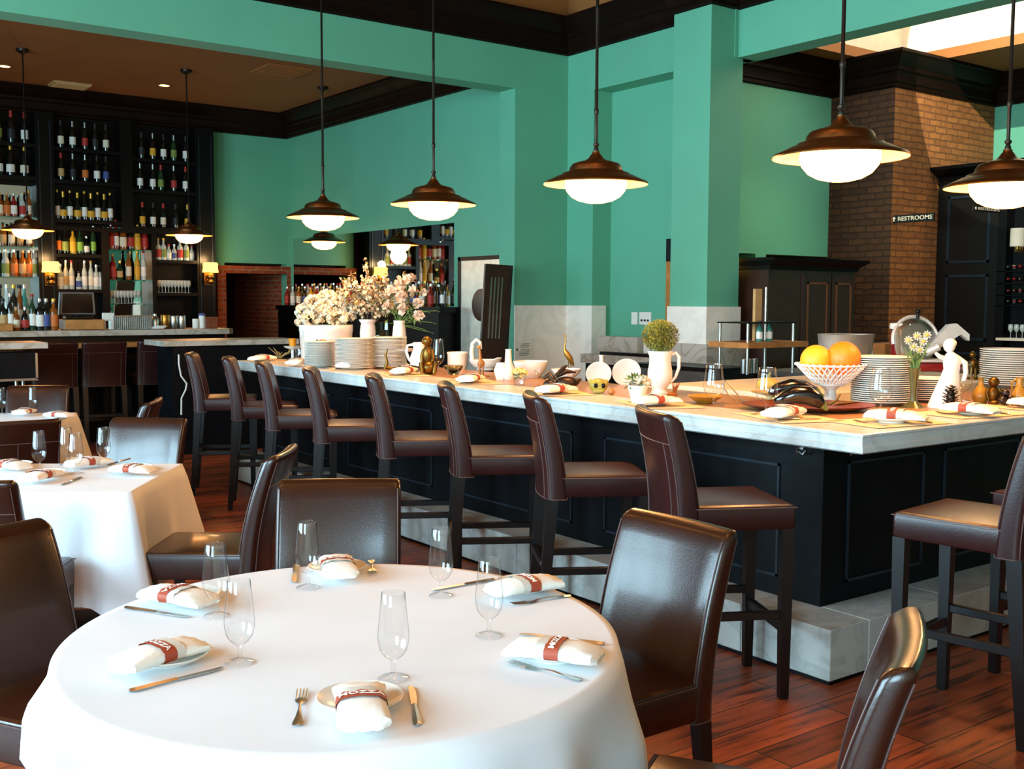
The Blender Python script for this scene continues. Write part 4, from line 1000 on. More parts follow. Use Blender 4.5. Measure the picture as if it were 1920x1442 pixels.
b.tube([(-8, 0, 43), (-9, 0, 52), (-6, 0, 60), (-8, 0, 67), (-7, 0, 72)], [2.2, 1.5, 1.2, 1.3, 1.6], 8); b.tube([(-7, 0, 71.5), (-12, 0, 73), (-8, 0, 88)][:2], [1.4, .3], 6)
q.done(b, 'heron_figure', mat('gilt heron', 'a8772e', .35, metal=.7, var=.25), 'slender gilt heron figure in front of the pale marble wall', 'figurine')
q = PX(1052, 730); b = q.new(); b.ball((10, 0, 12), 13, 1.7, 1.1, .95); b.ball((-22, -2, 10), 9, 1.3, .9, .9); b.tube([(-14, 0, 16), (-24, 0, 28), (-34, 0, 20)], [7, 6, 3], 8); b.tube([(-6, 0, 26), (10, 0, 34), (28, 0, 32)], [4, 5, 1], 8); b.tube([(-10, 0, 24), (4, 0, 40), (12, 0, 46)], [5, 4, 1], 8); b.tube([(28, 0, 14), (38, 0, 20)], [7, 1.5], 8)
q.done(b, 'duck_figure', M_dbr, 'dark bronze duck figure lying on the counter between napkins', 'figurine')
turned('goblet', 'small clear goblet left of the bronze duck', 'glass', 1008, 724, 694, 14, [(.001, 0), (.8, 0), (.15, .1), (.15, .4), (.9, .6), (1, 1), (.94, 1), (.001, .5)], M_glass)
def onedge(px, pyb, r, label, tilt=.3):
    q = PX(px, pyb); o = tabled('flat2', single(flat_bm, 'serving_plate', 'plate', M_white), q.P+Vector((0, 0, r*q.u*math.cos(tilt)*.98)), 0, label, None, r*q.u/.136)
    o.rotation_euler = (PI/2+tilt, 0, q.rz); return o
onedge(1122, 722, 24, 'white serving plate standing on edge behind the skull planter'); onedge(1174, 722, 27, 'larger white serving plate standing on edge behind the flower cup')
turned('white_bottle', 'small white bottle standing before the upright serving plate', 'bottle', 1127, 716, 666, 13, [(.001, 0), (1, 0), (1, .5), (.6, .62), (.55, .95), (.7, .96), (.7, 1), (.001, 1)], M_white)
q = PX(1122, 738); b = q.new(); b.ball((0, 0, 15), 14, 1.3, 1.1, 1.0); b.ball((0, -8, 6), 9, 1.4, .8, .6); b.ball((-14, 0, 22), 5, 1, .6, 1); b.ball((14, 0, 22), 5, 1, .6, 1)
q2 = b; b.mi = 1; b.ball((-6, -14, 16), 4.2, 1, .5, 1.1); b.ball((8, -14, 16), 4.2, 1, .5, 1.1); b.mi = 0
q.done(b, 'mask_figure', [mat('ochre green ceramic', '9a9440', .35, var=.3, scale=12), M_black], 'green and ochre ceramic mask with dark eye holes', 'figurine')
q = PX(1146, 740); b = q.new(); b.ball((0, 0, 6), 6.5, 1.15, 1, .9); q.done(b, 'walnut', M_wood, 'round brown nut beside the ceramic mask', 'nut')
q = PX(1196, 748); t = q.root('flower_cup', 'white cup of small cream flowers and green leaves', 'cup'); b = q.new(); b.lathe([(.1, 0), (13, 0), (14, 3), (20, 26), (19, 26), (12, 3), (.1, 3)], 24); b.build('cup', M_white, t)
b = q.new(); b.tube([(17, 0, 24), (28, 0, 22), (26, 0, 10), (16, 0, 6)], 2, 8); b.build('handle', M_white, t)
b = q.new(); rs = random.Random(12)
for k in range(70): d = rvec(rs, .5); blossom(b, Vector((d.x*17+5, d.y*14, 32+d.z*9)), 5, rs, 0)
b.build('flowers', M_petal, t, smooth=False)
b = q.new()
for k in range(40): d = rvec(rs, .5); leaf(b, Vector((-6+d.x*14, d.y*10, 30+d.z*8)), d, 13, 3.2, 0)
b.build('leaves', M_leaf, t, smooth=False)
q = PX(1266, 744); b = q.new(); rs = random.Random(13)
for k in range(18): a = rs.uniform(-.6, .9); b.tube([(-8, 0, 4), (-2+a*3, rs.uniform(-3, 3), 10), (a*10, rs.uniform(-6, 6), 18+rs.uniform(0, 10))], [1.4, 1.6, .3], 5)
b.ball((-6, 0, 4), 7, 1.5, 1, .7); q.done(b, 'dried_seed_head', mat('rusty dried stalks', '9a5a22', .8, var=.3), 'rusty dried seed head beside the foot of the white pitcher', 'dried plant')
turned('wooden_bowl', 'shallow amber wooden bowl between pitcher and board', 'bowl', 1322, 756, 741, 66, [(.001, 0), (.45, 0), (.5, .1), (1, .9), (.98, 1), (.9, .85), (.001, .35)], mat('amber turned wood', 'a87624', .4, var=.2))
q = PX(1385, 758); b = q.new(); b.tube([(-27, 6, 38), (-26, 6, 44), (-20, 4, 40), (6, 0, 8), (20, 0, 3), (26, 0, 2)], 1.5, 6); b.tube([(-27, 10, 38), (-30, 10, 34), (-16, 8, 16), (0, 4, 3), (14, 2, 2)], 1.5, 6); q.done(b, 'serving_tongs', M_steel, 'pair of thin steel tongs leaning left of the eggplant board', 'tongs')
# eggplant board
q = PX(1515, 768); t = q.root('serving_board', 'oval rust brown wooden board carrying two eggplants', 'board'); b = q.new(); n = 40
el = lambda a, c, z: [(a*math.cos(2*PI*k/n), c*math.sin(2*PI*k/n), z) for k in range(n)]
b.loft([el(85, 60, 0), el(100, 72, 3), el(122, 90, 9), el(124, 92, 11), el(120, 88, 11), el(100, 70, 6)]); b.build('board', M_rust, t)
bz = q.P.z+7*q.u
def eggplant(px, py, pts, rr, label):
    q = PX(px, py); q.P = Vector((q.P.x, q.P.y, ZC+.002)); t = q.root('eggplant', label, 'eggplant'); b = q.new(); b.tube(pts[:-1], rr[:-1], 16); b.build('fruit', M_egg, t)
    b = q.new(); e = Vector(pts[-2]); f_ = Vector(pts[-1]); b.tube([e-(f_-e)*.25, e.lerp(f_, .4), f_, f_+(f_-e)*.6], [rr[-2]*1.12, rr[-2]*.8, rr[-1], rr[-1]*.7], 8); b.build('stem', M_olive, t)
eggplant(1500, 778, [(-48, 6, 20), (-44, 5, 24), (-34, 3, 29), (-12, 0, 38), (12, -2, 37), (30, -4, 28), (40, -5, 20), (46, -6, 14)], [1, 8, 13, 17, 18, 15, 9, 5], 'long curved eggplant at the front of the oval board')
eggplant(1490, 760, [(-50, 0, 22), (-46, 0, 25), (-34, 0, 29), (-8, 0, 35), (16, 0, 33), (38, 0, 26), (48, 0, 20)], [1, 7, 12, 15, 15, 9, 4], 'second eggplant lying behind the curved one on the board')
q = PX(1560, 772); b = q.new()
for a, ln in ((0, 60), (.5, 40), (-.4, 30), (2.8, 30)): leaf(b, Vector((0, 0, 12)), Vector((math.cos(a), math.sin(a), .12)), ln, 9, 0)
b.tube([(-5, 0, 14), (8, 0, 22), (14, -2, 34)], [3, 2.5, 1.5], 6); q.done(b, 'dry_leaves', mat('dry brown leaves', '6b5426', .7, var=.3), 'curled brown dry leaves at the right end of the oval board', 'leaves')
q = PX(1440, 752); t = q.root('yellow_squash', 'round yellow squash behind the front glass', 'squash'); b = q.new(); n = 40
rg = []
for k in range(9):
    a = PI*k/8; rg.append([((22*math.sin(a)*(1+.06*math.cos(10*2*PI*j/n))+.05)*math.cos(2*PI*j/n), (22*math.sin(a)*(1+.06*math.cos(10*2*PI*j/n))+.05)*math.sin(2*PI*j/n), 31-13*math.cos(a)) for j in range(n)])
b.loft(rg); b.build('fruit', M_squash, t); b = q.new(); b.tube([(0, 0, 43), (1, 0, 49), (4, 0, 54)], [4, 2.6, 2], 8); b.build('stem', M_olive, t)
q = PX(1444, 756); b = q.new(); b.lathe([(.1, 0), (12, 0), (9, 4), (8, 14), (34, 20), (36, 22), (30, 21), (.1, 18)], 24); q.done(b, 'ochre_dish', mat('leafy ochre ceramic', 'b9a064', .5, var=.25), 'low ochre footed dish under the yellow squash', 'dish')
# lattice bowl with oranges
q = PX(1556, 758); t = q.root('lattice_bowl', 'white openwork pedestal bowl holding two oranges', 'bowl')
b = q.new(); b.lathe([(.1, 0), (30, 0), (31, 2), (22, 5), (12, 12), (10, 26), (18, 34), (26, 38), (.1, 39)], 32); b.build('pedestal', M_white, t)
b = q.new(); n = 32
def bp(a, v): r = 26+37*v; return (r*math.cos(a), r*math.sin(a), 38+36*v**1.15)
for k in range(n):
    a = 2*PI*k/n
    for s in (1, -1): b.tube([bp(a+s*.42*i/7, i/7) for i in range(8)], 1.5, 5)
b.tube([bp(2*PI*k/48, 1) for k in range(48)], 2.0, 6, closed=True); b.tube([bp(2*PI*k/48, 0) for k in range(48)], 2.2, 6, closed=True)
for k in range(n): b.ball(bp(2*PI*k/n, 1.03), 2.6, seg=6, ring=4)
b.build('lattice_rim', M_white, t)
for dx, dy, dz, r, mm, lb in ((22, -4, 66, 32, M_orange, 'deep orange fruit on the right in the openwork bowl'), (-27, 4, 62, 29, M_orange2, 'yellower orange on the left in the openwork bowl')):
    b = q.new(); b.ball((0, 0, 0), r, seg=24, ring=16); o = tag(b.build('orange', mm, None, q.P+R2*(dx*q.u)+F2*(dy*q.u)+Vector((0, 0, (dz+20)*q.u))), lb, 'orange')
# bud vase
q = PX(1712, 764); t = q.root('bud_vase', 'tall dark olive bud vase with a few daisies', 'vase'); b = q.new(); b.lathe([(.1, 0), (22, 0), (18, 3), (7, 12), (6, 30), (9, 60), (12, 74), (11, 74), (.1, 30)], 20); b.build('vase', mat('smoked olive glass', '4f4a1e', .15, var=.2, coat=.5), t)
rs = random.Random(15)
b = q.new()
for k in range(18):
    a = rs.uniform(-1, 1); b.tube([(0, 0, 40), (a*8, rs.uniform(-6, 6), 84), (a*24, rs.uniform(-10, 10), 104+rs.uniform(-6, 22))], [1.2, 1, .8], 5); leaf(b, Vector((a*12, 0, 84+rs.uniform(-10, 20))), rvec(rs, .5), 16, 3.5, 0)
b.build('stems', M_leaf, t, smooth=False)
for px, pz in ((-14, 126), (2, 134), (14, 124), (-4, 114), (20, 136), (8, 108)):
    b = q.new()
    for k in range(9): a = 2*PI*k/9; b.add([(px, -2, pz), (px+7*math.cos(a-.25), -3, pz+7*math.sin(a-.25)), (px+9*math.cos(a), -4, pz+9*math.sin(a)), (px+7*math.cos(a+.25), -3, pz+7*math.sin(a+.25))], [(0, 1, 2, 3)])
    b.ball((px, -4, pz), 3, mi=1, seg=8, ring=5); b.build('daisy', [M_petal, M_squash], t, smooth=False)
# white figurine
q = PX(1776, 764); b = q.new()
b.loft([[(cx+rx*math.cos(2*PI*k/20), ry*math.sin(2*PI*k/20), z) for k in range(20)] for cx, rx, ry, z in ((-6, 32, 20, 0), (-6, 31, 20, 4), (-2, 25, 17, 28), (2, 19, 14, 52), (5, 14, 11, 72), (6, 17, 11, 88), (6, 15, 9, 96), (3, 6, 6, 103), (2, 5, 5, 106))])
b.ball((0, 0, 116), 13, .85, .85, 1); b.ball((4, 3, 120), 10, 1.05, .9, .9); b.tube([(18, 0, 92), (29, -3, 84), (31, -4, 66), (27, -4, 50)], [5, 5, 4.4, 4], 9); b.tube([(-8, 0, 92), (-20, -4, 96), (-27, -5, 102)], [5, 4.2, 3], 9)
q.done(b, 'woman_figurine', M_white, 'white porcelain figurine of a woman in a long gown', 'figurine')
q = PX(1782, 768); b = q.new(); rs = random.Random(16)
for k in range(46):
    a = k*2.4; zz = 42*k/46; r = 13*math.sin(PI*(.15+.8*k/46)); leaf(b, Vector((r*.6*math.cos(a), r*.6*math.sin(a), zz)), Vector((math.cos(a), math.sin(a), .5)), 11, 4.5, 0)
b.ball((0, 0, 20), 10, .8, .8, 2); q.done(b, 'artichoke_figure', M_dbr, 'dark metal artichoke ornament before the white figurine', 'ornament')
turned('amber_vase', 'squat amber bottle vase right of the glass', 'vase', 1838, 756, 708, 31, [(.001, 0), (.7, 0), (1, .2), (1, .35), (.7, .55), (.32, .7), (.28, .93), (.38, 1), (.25, 1), (.001, .5)], M_amberm)
q = PX(1862, 758); b = q.new(); b.ball((0, 0, 18), 12, 1, .8, 1.4); b.ball((0, 0, 42), 9.5, 1.1, .9, 1); b.tube([(-10, 0, 30), (-14, -2, 20), (-10, -4, 8)], 3, 7); b.tube([(10, 0, 30), (14, -2, 20), (10, -4, 8)], 3, 7); b.ball((0, -6, 4), 10, 1.2, 1, .5); q.done(b, 'bear_figure', M_gold, 'small gilt bear-like figure between amber vase and dark fruit', 'figurine')
for i_, (x, y, z, r, w_) in enumerate(((-9, 0, 9, 9, 'left one'), (8, -3, 8.5, 8.5, 'front middle one'), (0, 9, 22, 8.5, 'topmost one'), (22, 5, 7, 7, 'smaller right one'), (5, 13, 8.5, 8.5, 'rear one'))):
    q = PX(1888, 760); b = q.new(); b.ball((0, 0, 0), r, 1, 1, .95); b.tube([(0, 0, r*.8), (1, 0, r*1.25)], [r*.22, r*.1], 6)
    tag(b.build('dark_plum', mat('dark plum skin', '1b0d10', .35, var=.3), None, q.P+R2*(x*q.u)+F2*(y*q.u)+Vector((0, 0, z*q.u)), q.rz), 'dark plum in the little heap by the right edge, the %s' % w_, 'fruit', 'dark plums by the right edge')
q = PX(1910, 758); t = q.root('ochre_jug', 'small ochre jug at the right edge of the picture', 'jug'); b = q.new(); b.lathe([(.1, 0), (11, 0), (15, 10), (14, 22), (6, 34), (7, 50), (6, 50), (.1, 30)], 20); b.build('body', M_amberm, t)
b = q.new(); b.tube([(-6, 0, 46), (-15, 0, 42), (-13, 0, 28)], 2, 7); b.build('handle', M_amberm, t)
# ================================================================ the bar at the back
YS = 16.3                                       # front plane of the shelving
def sx(px, y=450): return ony(px, y, YS).x
def sz(py, px=200): return ony(px, py, YS).z
ZR = {k: sz(v) for k, v in dict(A=283, B=342.5, C=414.5, D=478, E=543, F=620).items()}
back = thing('back_bar', 'tall black back bar cabinet with open bottle shelves', 'shelving', (0, YS, 0))
b = MB(); xe0, xe1 = -1.5, sx(402)
b.box((xe0, .24, 0), (xe1, .29, 4.22)); b.build('back_panel', M_black, back, smooth=False)
# uprights
UP = [(-.2, -.12)]+[(sx(a)-0, sx(c_)) for a, c_ in ((70, 104), (189, 203), (283, 291), (368, 402))]
zsp = ZR['C']-.1
MU = (sx(228), sx(250))
for i, (a, c_) in enumerate(UP+[MU]):
    b = MB(); b.box((a, -.03, zsp if i == 5 else 0), (c_, .25, zsp if i in (2, 3) else 4.22)); 
    if c_-a > .18: b.box((a+.04, -.045, 1.4), (a+.055, -.03, 4.1), mi=1); b.box((c_-.055, -.045, 1.4), (c_-.04, -.03, 4.1), mi=1)
    b.build('upright', [M_black, M_navyedge], back, smooth=False)
bays = [(UP[i][1], UP[i+1][0]) for i in range(4)]
def shelf(bay, z, m=M_black, th=.05, nm='shelf'):
    b = MB(); b.box((bay[0]-.01, -.02, z-th), (bay[1]+.01, .245, z)); b.build(nm, m, back, smooth=False)
M_gsh = glassm('pale green glass shelf', '9fd0bf')
for k in 'ABC': shelf((bays[1][0], MU[0]), ZR[k]); shelf((MU[1], bays[3][1]), ZR[k]-.06)
for k in 'DE': shelf(bays[1], ZR[k])
shelf(bays[3], ZR['D']-.05)
b = MB(); b.box((bays[1][0], -.028, zsp-.06), (bays[3][1], .24, zsp)); b.build('cross_rail', M_black, back, smooth=False)
shelf(bays[3], sz(548))
ubay = (sx(250), bays[3][0])
for py in (467, 524): shelf(bays[2], sz(py), M_gsh, .018)
shelf(bays[2], sz(569), M_gsh, .018)
for py in (268, 330): shelf(bays[0], sz(py, 40))
for py in (407, 462, 519): shelf(bays[0], sz(py, 40), M_gsh, .018)
b = MB(); b.box((bays[2][0], .225, ZR['F']), (bays[2][1], .238, ZR['D']+.42)); b.build('mirror_panel', M_mirror, back, smooth=False)
b = MB(); b.box((bays[0][0], .225, ZR['F']), (bays[0][1], .238, ZR['B']-.1)); b.build('mirror_panel', M_mirror, back, smooth=False)
b = MB(); b.box((xe0, -.02, 0), (xe1, .24, 1.0)); b.build('base_cupboard', M_black, back, smooth=False)
# ---------------------------------------------------------------- bottles
M_bd = mat('dark bottle glass', '10120c', .12, var=.3, spec=.7); M_bg = mat('green bottle glass', '1c3a22', .12, var=.3); M_bc = mat('pale spirit bottle', 'b9c4bd', .15, var=.15)
M_ba = mat('amber spirit bottle', '8a4a16', .15, var=.25); M_by = mat('yellow liqueur', 'c79a2a', .2, var=.2); M_br = mat('red aperitif bottle', '7d1a12', .18, var=.2); M_bt = mat('teal glass bottle', '3f8578', .15, var=.2)
LB = {'cream': 'e2d9bf', 'white': 'e9e6dc', 'yellow': 'd9a21e', 'red': 'a8281e', 'green': '7a8a3a', 'black': '17171a', 'orange': 'c96a24', 'blue': '3c4f8a', 'tan': 'c09a62', 'lime': '7fae3c'}
LM = {k: mat(k+' bottle label', v_, .6, var=.1, scale=40) for k, v_ in LB.items()}
CAPM = {'red': LM['red'], 'gold': mat('gold foil', 'c59a3c', .35, metal=.8), 'white': LM['white'], 'black': LM['black'], 'silver': M_steel, 'cork': LM['tan']}
SHP = {'wine': [(.001, 0), (.036, 0), (.038, .008), (.038, .2), (.03, .235), (.015, .26), (.0135, .335), (.015, .337), (.015, .35), (.001, .35)],
       'spirit': [(.001, 0), (.041, 0), (.043, .01), (.043, .19), (.036, .215), (.016, .24), (.015, .3), (.018, .302), (.018, .325), (.001, .325)],
       'tall': [(.001, 0), (.033, 0), (.035, .01), (.034, .22), (.024, .26), (.014, .29), (.013, .355), (.016, .357), (.016, .375), (.001, .375)],
       'champ': [(.001, 0), (.042, 0), (.044, .01), (.043, .15), (.034, .21), (.017, .27), (.015, .33), (.018, .335), (.017, .355), (.001, .356)],
       'small': [(.001, 0), (.036, 0), (.038, .008), (.038, .13), (.03, .155), (.015, .175), (.014, .215), (.017, .217), (.017, .24), (.001, .24)]}
LBL = {'wine': (.05, .15, .0388), 'spirit': (.04, .16, .0438), 'tall': (.05, .17, .0352), 'champ': (.04, .125, .0445), 'small': (.03, .11, .0388)}
BT = {}; GM = {'dark': M_bd, 'green': M_bg, 'clear': M_bc, 'amber': M_ba, 'yellow': M_by, 'red': M_br, 'teal': M_bt}
GN = {'dark': 'dark', 'green': 'green', 'clear': 'clear', 'amber': 'amber', 'yellow': 'yellow', 'red': 'red', 'teal': 'teal'}
def bottle(x, y, z, spec, label, group, s=1.0):
    shp, gl, lb, cp = spec; key = spec
    if key not in BT:
        t = thing('bottle', label, 'bottle', (x, y, z), 0, group); pr = SHP[shp]; top = pr[-2][1]
        b = MB(); b.lathe(pr, 14); b.build('glass_body', GM[gl], t)
        z0, z1, r = LBL[shp]; b = MB(); b.lathe([(r-.002, z0), (r+.0012, z0+.001), (r+.0012, z1), (r-.002, z1+.001)], 14); b.build('paper_label', LM[lb], t)
        n = [q for q in pr if q[1] > top-.09]; b = MB()
        hh = .07 if shp in ('wine', 'champ') else .03
        rr = max(q[0] for q in pr if q[1] > top-.02)
        b.lathe([(rr+.0005, top-hh), (rr+.002, top-hh+.001), (rr+.002, top+.001), (.001, top+.002)], 12); b.build('cap', CAPM[cp], t)
        BT[key] = t; t.scale = (s,)*3; return t
    return dup(BT[key], (x, y, z), rnd.random()*6, label, group, s)
def row(pxs, z, specs, where, group, y=YS+.09, s=1.0, pz=None):
    n = len(pxs)
    for i, px in enumerate(pxs):
        sp = specs[i % len(specs)]; x = ony(px, 450 if pz is None else pz, y).x
        od = ORD[i]+' from left' if n > 1 else 'alone'
        bottle(x, y, z, sp, '%s-labelled %s bottle, %s %s' % (sp[2], GN[sp[1]], od, where), group, s)
W, S, T_, C_, Sm = 'wine', 'spirit', 'tall', 'champ', 'small'
G1 = 'bottles on the back bar shelves'
row([3, 27, 52], sz(268, 40)+.001, [(W, 'dark', 'green', 'white'), (W, 'dark', 'black', 'red'), (W, 'dark', 'white', 'red')], 'on the top shelf of the left bay', G1, s=1.25)
row([119, 141, 164, 183, 203], ZR['A']+.001, [(W, 'dark', 'cream', 'black'), (W, 'dark', 'white', 'silver'), (W, 'dark', 'red', 'silver'), (W, 'dark', 'black', 'black'), (W, 'dark', 'cream', 'black')], 'on the top shelf of the second bay', G1, s=1.1)
row([269, 290, 310, 329, 351], ZR['A']-.059, [(W, 'dark', 'black', 'black'), (W, 'dark', 'yellow', 'silver'), (W, 'dark', 'white', 'black'), (W, 'green', 'green', 'silver'), (W, 'dark', 'white', 'black')], 'on the top shelf of the right bay', G1, s=1.1)
row([2, 24, 50], sz(330, 40)+.001, [(C_, 'dark', 'white', 'gold'), (C_, 'dark', 'white', 'gold'), (C_, 'dark', 'cream', 'gold')], 'on the second shelf of the left bay', G1, s=1.25)
row([118, 140, 163, 185, 202], ZR['B']+.001, [(W, 'dark', 'tan', 'red'), (W, 'dark', 'black', 'silver'), (W, 'dark', 'orange', 'silver'), (W, 'dark', 'white', 'black'), (W, 'dark', 'blue', 'black')], 'on the second shelf of the second bay', G1, s=1.1)
row([265, 289, 304, 328, 350], ZR['B']-.059, [(W, 'dark', 'white', 'silver'), (W, 'dark', 'white', 'silver'), (W, 'green', 'green', 'red'), (W, 'dark', 'red', 'silver'), (W, 'dark', 'white', 'red')], 'on the second shelf of the right bay', G1, s=1.1)
row([109, 120, 133, 147, 160, 172, 185, 197, 208], ZR['C']+.001, [(T_, 'dark', 'white', 'gold'), (C_, 'dark', 'yellow', 'gold')], 'on the yellow-label champagne shelf', G1, s=1.1)
row([268, 288, 307, 330, 352], ZR['C']-.059, [(W, 'dark', 'yellow', 'red'), (W, 'dark', 'white', 'black'), (W, 'dark', 'cream', 'red'), (W, 'dark', 'black', 'black'), (W, 'dark', 'yellow', 'gold')], 'on the third shelf of the right bay', G1, s=1.05)
row([2, 15, 28, 44, 56], sz(407, 40)+.001, [(S, 'amber', 'cream', 'cork'), (S, 'amber', 'orange', 'cork'), (S, 'red', 'white', 'silver'), (S, 'clear', 'red', 'silver'), (T_, 'amber', 'cream', 'gold')], 'on the upper glass shelf of the left bay', G1)
row([6, 22, 38, 55], sz(462, 40)+.001, [(S, 'amber', 'tan', 'black'), (S, 'amber', 'cream', 'black')], 'on the glass shelf behind the left lamp', G1)
row([9, 25, 41, 53, 63], sz(519, 40)+.001, [(S, 'clear', 'green', 'silver'), (S, 'amber', 'orange', 'silver'), (S, 'amber', 'tan', 'cork'), (S, 'amber', 'orange', 'silver')], 'on the lower glass shelf of the left bay', G1, s=1.15)
row([110, 122.5, 136.7, 150, 161.7, 175], ZR['D']+.001, [(T_, 'dark', 'orange', 'black'), (S, 'dark', 'green', 'black'), (S, 'yellow', 'yellow', 'black'), (S, 'green', 'lime', 'black'), (Sm, 'dark', 'white', 'silver'), (T_, 'green', 'lime', 'silver')], 'on the shelf above the spirits in the second bay', G1, s=1.1)
row([111, 121.7, 132.5, 145.8, 156.7, 169, 179, 188], ZR['E']+.001, [(S, 'clear', 'white', 'silver'), (T_, 'clear', 'tan', 'silver'), (T_, 'clear', 'cream', 'red'), (Sm, 'clear', 'blue', 'black'), (T_, 'clear', 'white', 'silver'), (T_, 'clear', 'cream', 'cork'), (S, 'clear', 'white', 'silver')], 'on the shelf above the register', G1, s=1.1)
row([208, 217.5, 231, 245, 257.5, 271.7], sz(467)+.001, [(S, 'red', 'red', 'silver'), (T_, 'red', 'white', 'red'), (S, 'amber', 'cream', 'red'), (S, 'dark', 'red', 'red'), (S, 'yellow', 'yellow', 'gold'), (S, 'red', 'red', 'red')], 'on the upper glass shelf of the mirrored bay', G1, s=1.15)
row([210, 223, 240, 256, 268], sz(524)+.001, [(S, 'red', 'red', 'cork'), (Sm, 'green', 'tan', 'gold'), (T_, 'amber', 'cream', 'black'), (T_, 'yellow', 'yellow', 'gold'), (T_, 'clear', 'white', 'red')], 'on the lower glass shelf of the mirrored bay', G1, s=1.15)
row([296, 306, 316, 326, 337, 349, 359], ZR['D']-.049, [(S, 'clear', 'red', 'cork'), (S, 'clear', 'green', 'gold'), (Sm, 'clear', 'white', 'red'), (Sm, 'clear', 'blue', 'silver')], 'on the shelf behind the right bar lamp', G1)
def wineglass_bm():
    b = MB(); b.lathe([(.001, 0), (.03, 0), (.03, .002), (.004, .006), (.0035, .07), (.012, .08), (.032, .11), (.034, .14), (.028, .18), (.0275, .18), (.033, .14), (.031, .111), (.001, .083)], 16); return b
def glasses(pxs, z, where, y=YS+.1, s=1.05):
    for i, px in enumerate(pxs): tabled('wg', single(wineglass_bm, 'wine_glass', 'glass', M_bc), (ony(px, 500, y).x, y, z), 0, 'wine glass, %s from the left %s' % (ORD[i], where), 'wine glasses on the back bar', s)
glasses([297+6.2*i for i in range(10)], sz(548)+.001, 'on the low shelf of the right bay')
glasses([207+6.4*i for i in range(9)], sz(569)+.001, 'on the lowest glass shelf of the mirrored bay')
# ---------------------------------------------------------------- bar counter with raised ledge
t = thing('bar', 'dark panelled bar with a raised pale marble ledge', 'bar', (0, 12.6, 0)); xe = ony(430, 620, 12.9).x
b = MB(); b.box((-2.0, .15, 0), (xe-.12, .75, 1.20)); b.box((-2.0, -.05, 0), (xe-.4, .15, .98)); b.build('body', M_black, t, smooth=False)
b = MB(); zl = ony(200, 619, 12.7).z; zu = zl-.062
b.prism([(-2.0, .05), (xe-.1, .05), (xe, .18), (xe, .8), (-2.0, .8)], zu, zl); b.build('ledge', M_mgrey, t, smooth=False)
b = MB(); zc_ = ony(130, 643, 12.6).z; b.box((-2.0, -.28, zc_-.05), (xe-.42, .12, zc_)); b.build('drink_rail', M_wood, t, smooth=False)
YB = 12.6; zl += .002
def bx_(px, y=13.0): return ony(px, 618, y).x
row([6, 19.5, 30, 47, 61, 74.5, 87, 101], zl, [(S, 'dark', 'tan', 'black'), (T_, 'dark', 'white', 'silver'), (Sm, 'amber', 'cream', 'cork'), (Sm, 'dark', 'red', 'silver'), (T_, 'green', 'white', 'red'), (S, 'dark', 'white', 'silver'), (S, 'dark', 'blue', 'silver'), (S, 'amber', 'orange', 'gold')], 'in the front row on the bar ledge', 'bottles on the bar ledge', 12.86, 1.08, 600)
row([1, 14, 27, 47, 38], zl, [(T_, 'dark', 'green', 'black'), (T_, 'clear', 'white', 'silver'), (T_, 'dark', 'yellow', 'gold'), (T_, 'teal', 'white', 'silver'), (T_, 'amber', 'cream', 'black')], 'in the back row on the bar ledge', 'bottles on the bar ledge', 13.1, 1.35, 600)
def put(px, y, w, d, h, bmf): pass
p = bx_(147); u_ = 13/FPX
t = thing('cash_register', 'touch screen cash register on a wooden drawer box on the bar', 'cash register', (bx_(153), 13.0, zl)); t.rotation_euler = (0, 0, -.05)
b = MB(); b.cbox((0, 0, .06), (.42, .36, .115), .006, 1); b.build('cash_drawer', M_wood, t)
b = MB(); b.cbox((-.03, .02, .14), (.3, .2, .04), .01, 1); b.tube([(-.03, .06, .15), (-.03, .08, .27)], .05, 8); b.build('screen_stand', M_black, t)
b = MB(); 
fr = lambda s_, y_: [(x*s_-.04, y_, z_*s_+.3) for x, z_ in ((-.2, -.13), (.2, -.13), (.185, .13), (-.185, .13))]
b.loft([fr(1, .06), fr(1, -.0), fr(.95, -.015)]); b.build('screen_frame', mat('grey screen plastic', '55575a', .4), t, smooth=False)
b = MB(); b.add(fr(.86, -.0165), [(0, 1, 2, 3)]); b.loft([fr(.86, -.0165), fr(.86, -.012)]); b.build('screen', mat('dark glossy screen', '24120c', .08), t, smooth=False)
t = thing('card_holder', 'white card holder standing right of the register', 'card holder', (bx_(200), 12.92, zl))
b = MB(); b.cbox((0, .01, .145), (.14, .012, .095), .003, 1); b.build('card', LM['white'], t)
b = MB(); b.cbox((-.045, 0, .05), (.025, .03, .1), .003, 1); b.cbox((.045, 0, .05), (.025, .03, .1), .003, 1); b.build('stand', M_white, t)
t = thing('tin_rack', 'ridged steel bin in the middle of the bar ledge', 'bin', (bx_(245), 13.0, zl))
b = MB(); n = 40; rg = [[(x, y, z) for x, y in [(-.22+.44*k/n, -.12+.008*math.cos(k*PI)) for k in range(n+1)]+[(.22, .12), (-.22, .12)]] for z in (0, .15)]; b.loft(rg); b.build('ridged_body', M_steel, t, smooth=False)
b = MB(); b.box((-.225, -.135, .15), (.225, .125, .16)); b.build('rim', M_steel, t, smooth=False)
turnY = 13.0
def tin(px, w, h, m, name, label, cat, prof=None):
    b = MB(); w *= u_; h *= u_; b.lathe([(max(.0005, r*w/2), q*h) for r, q in (prof or [(.001, 0), (.9, 0), (1, .05), (1, .95), (.94, 1), (.9, .97), (.001, .2)])], 20)
    return tag(b.build(name, m, None, (bx_(px), turnY, zl)), label, cat)
tin(291, 16, 28, M_steel, 'cocktail_shaker', 'steel cocktail shaker right of the ridged bin', 'shaker', [(.001, 0), (.75, 0), (1, .6), (.6, .8), (.45, .83), (.45, .98), (.001, 1)])
tin(310, 16, 26, M_brass, 'brass_tumbler', 'brass mixing cup beside the cocktail shaker', 'cup')
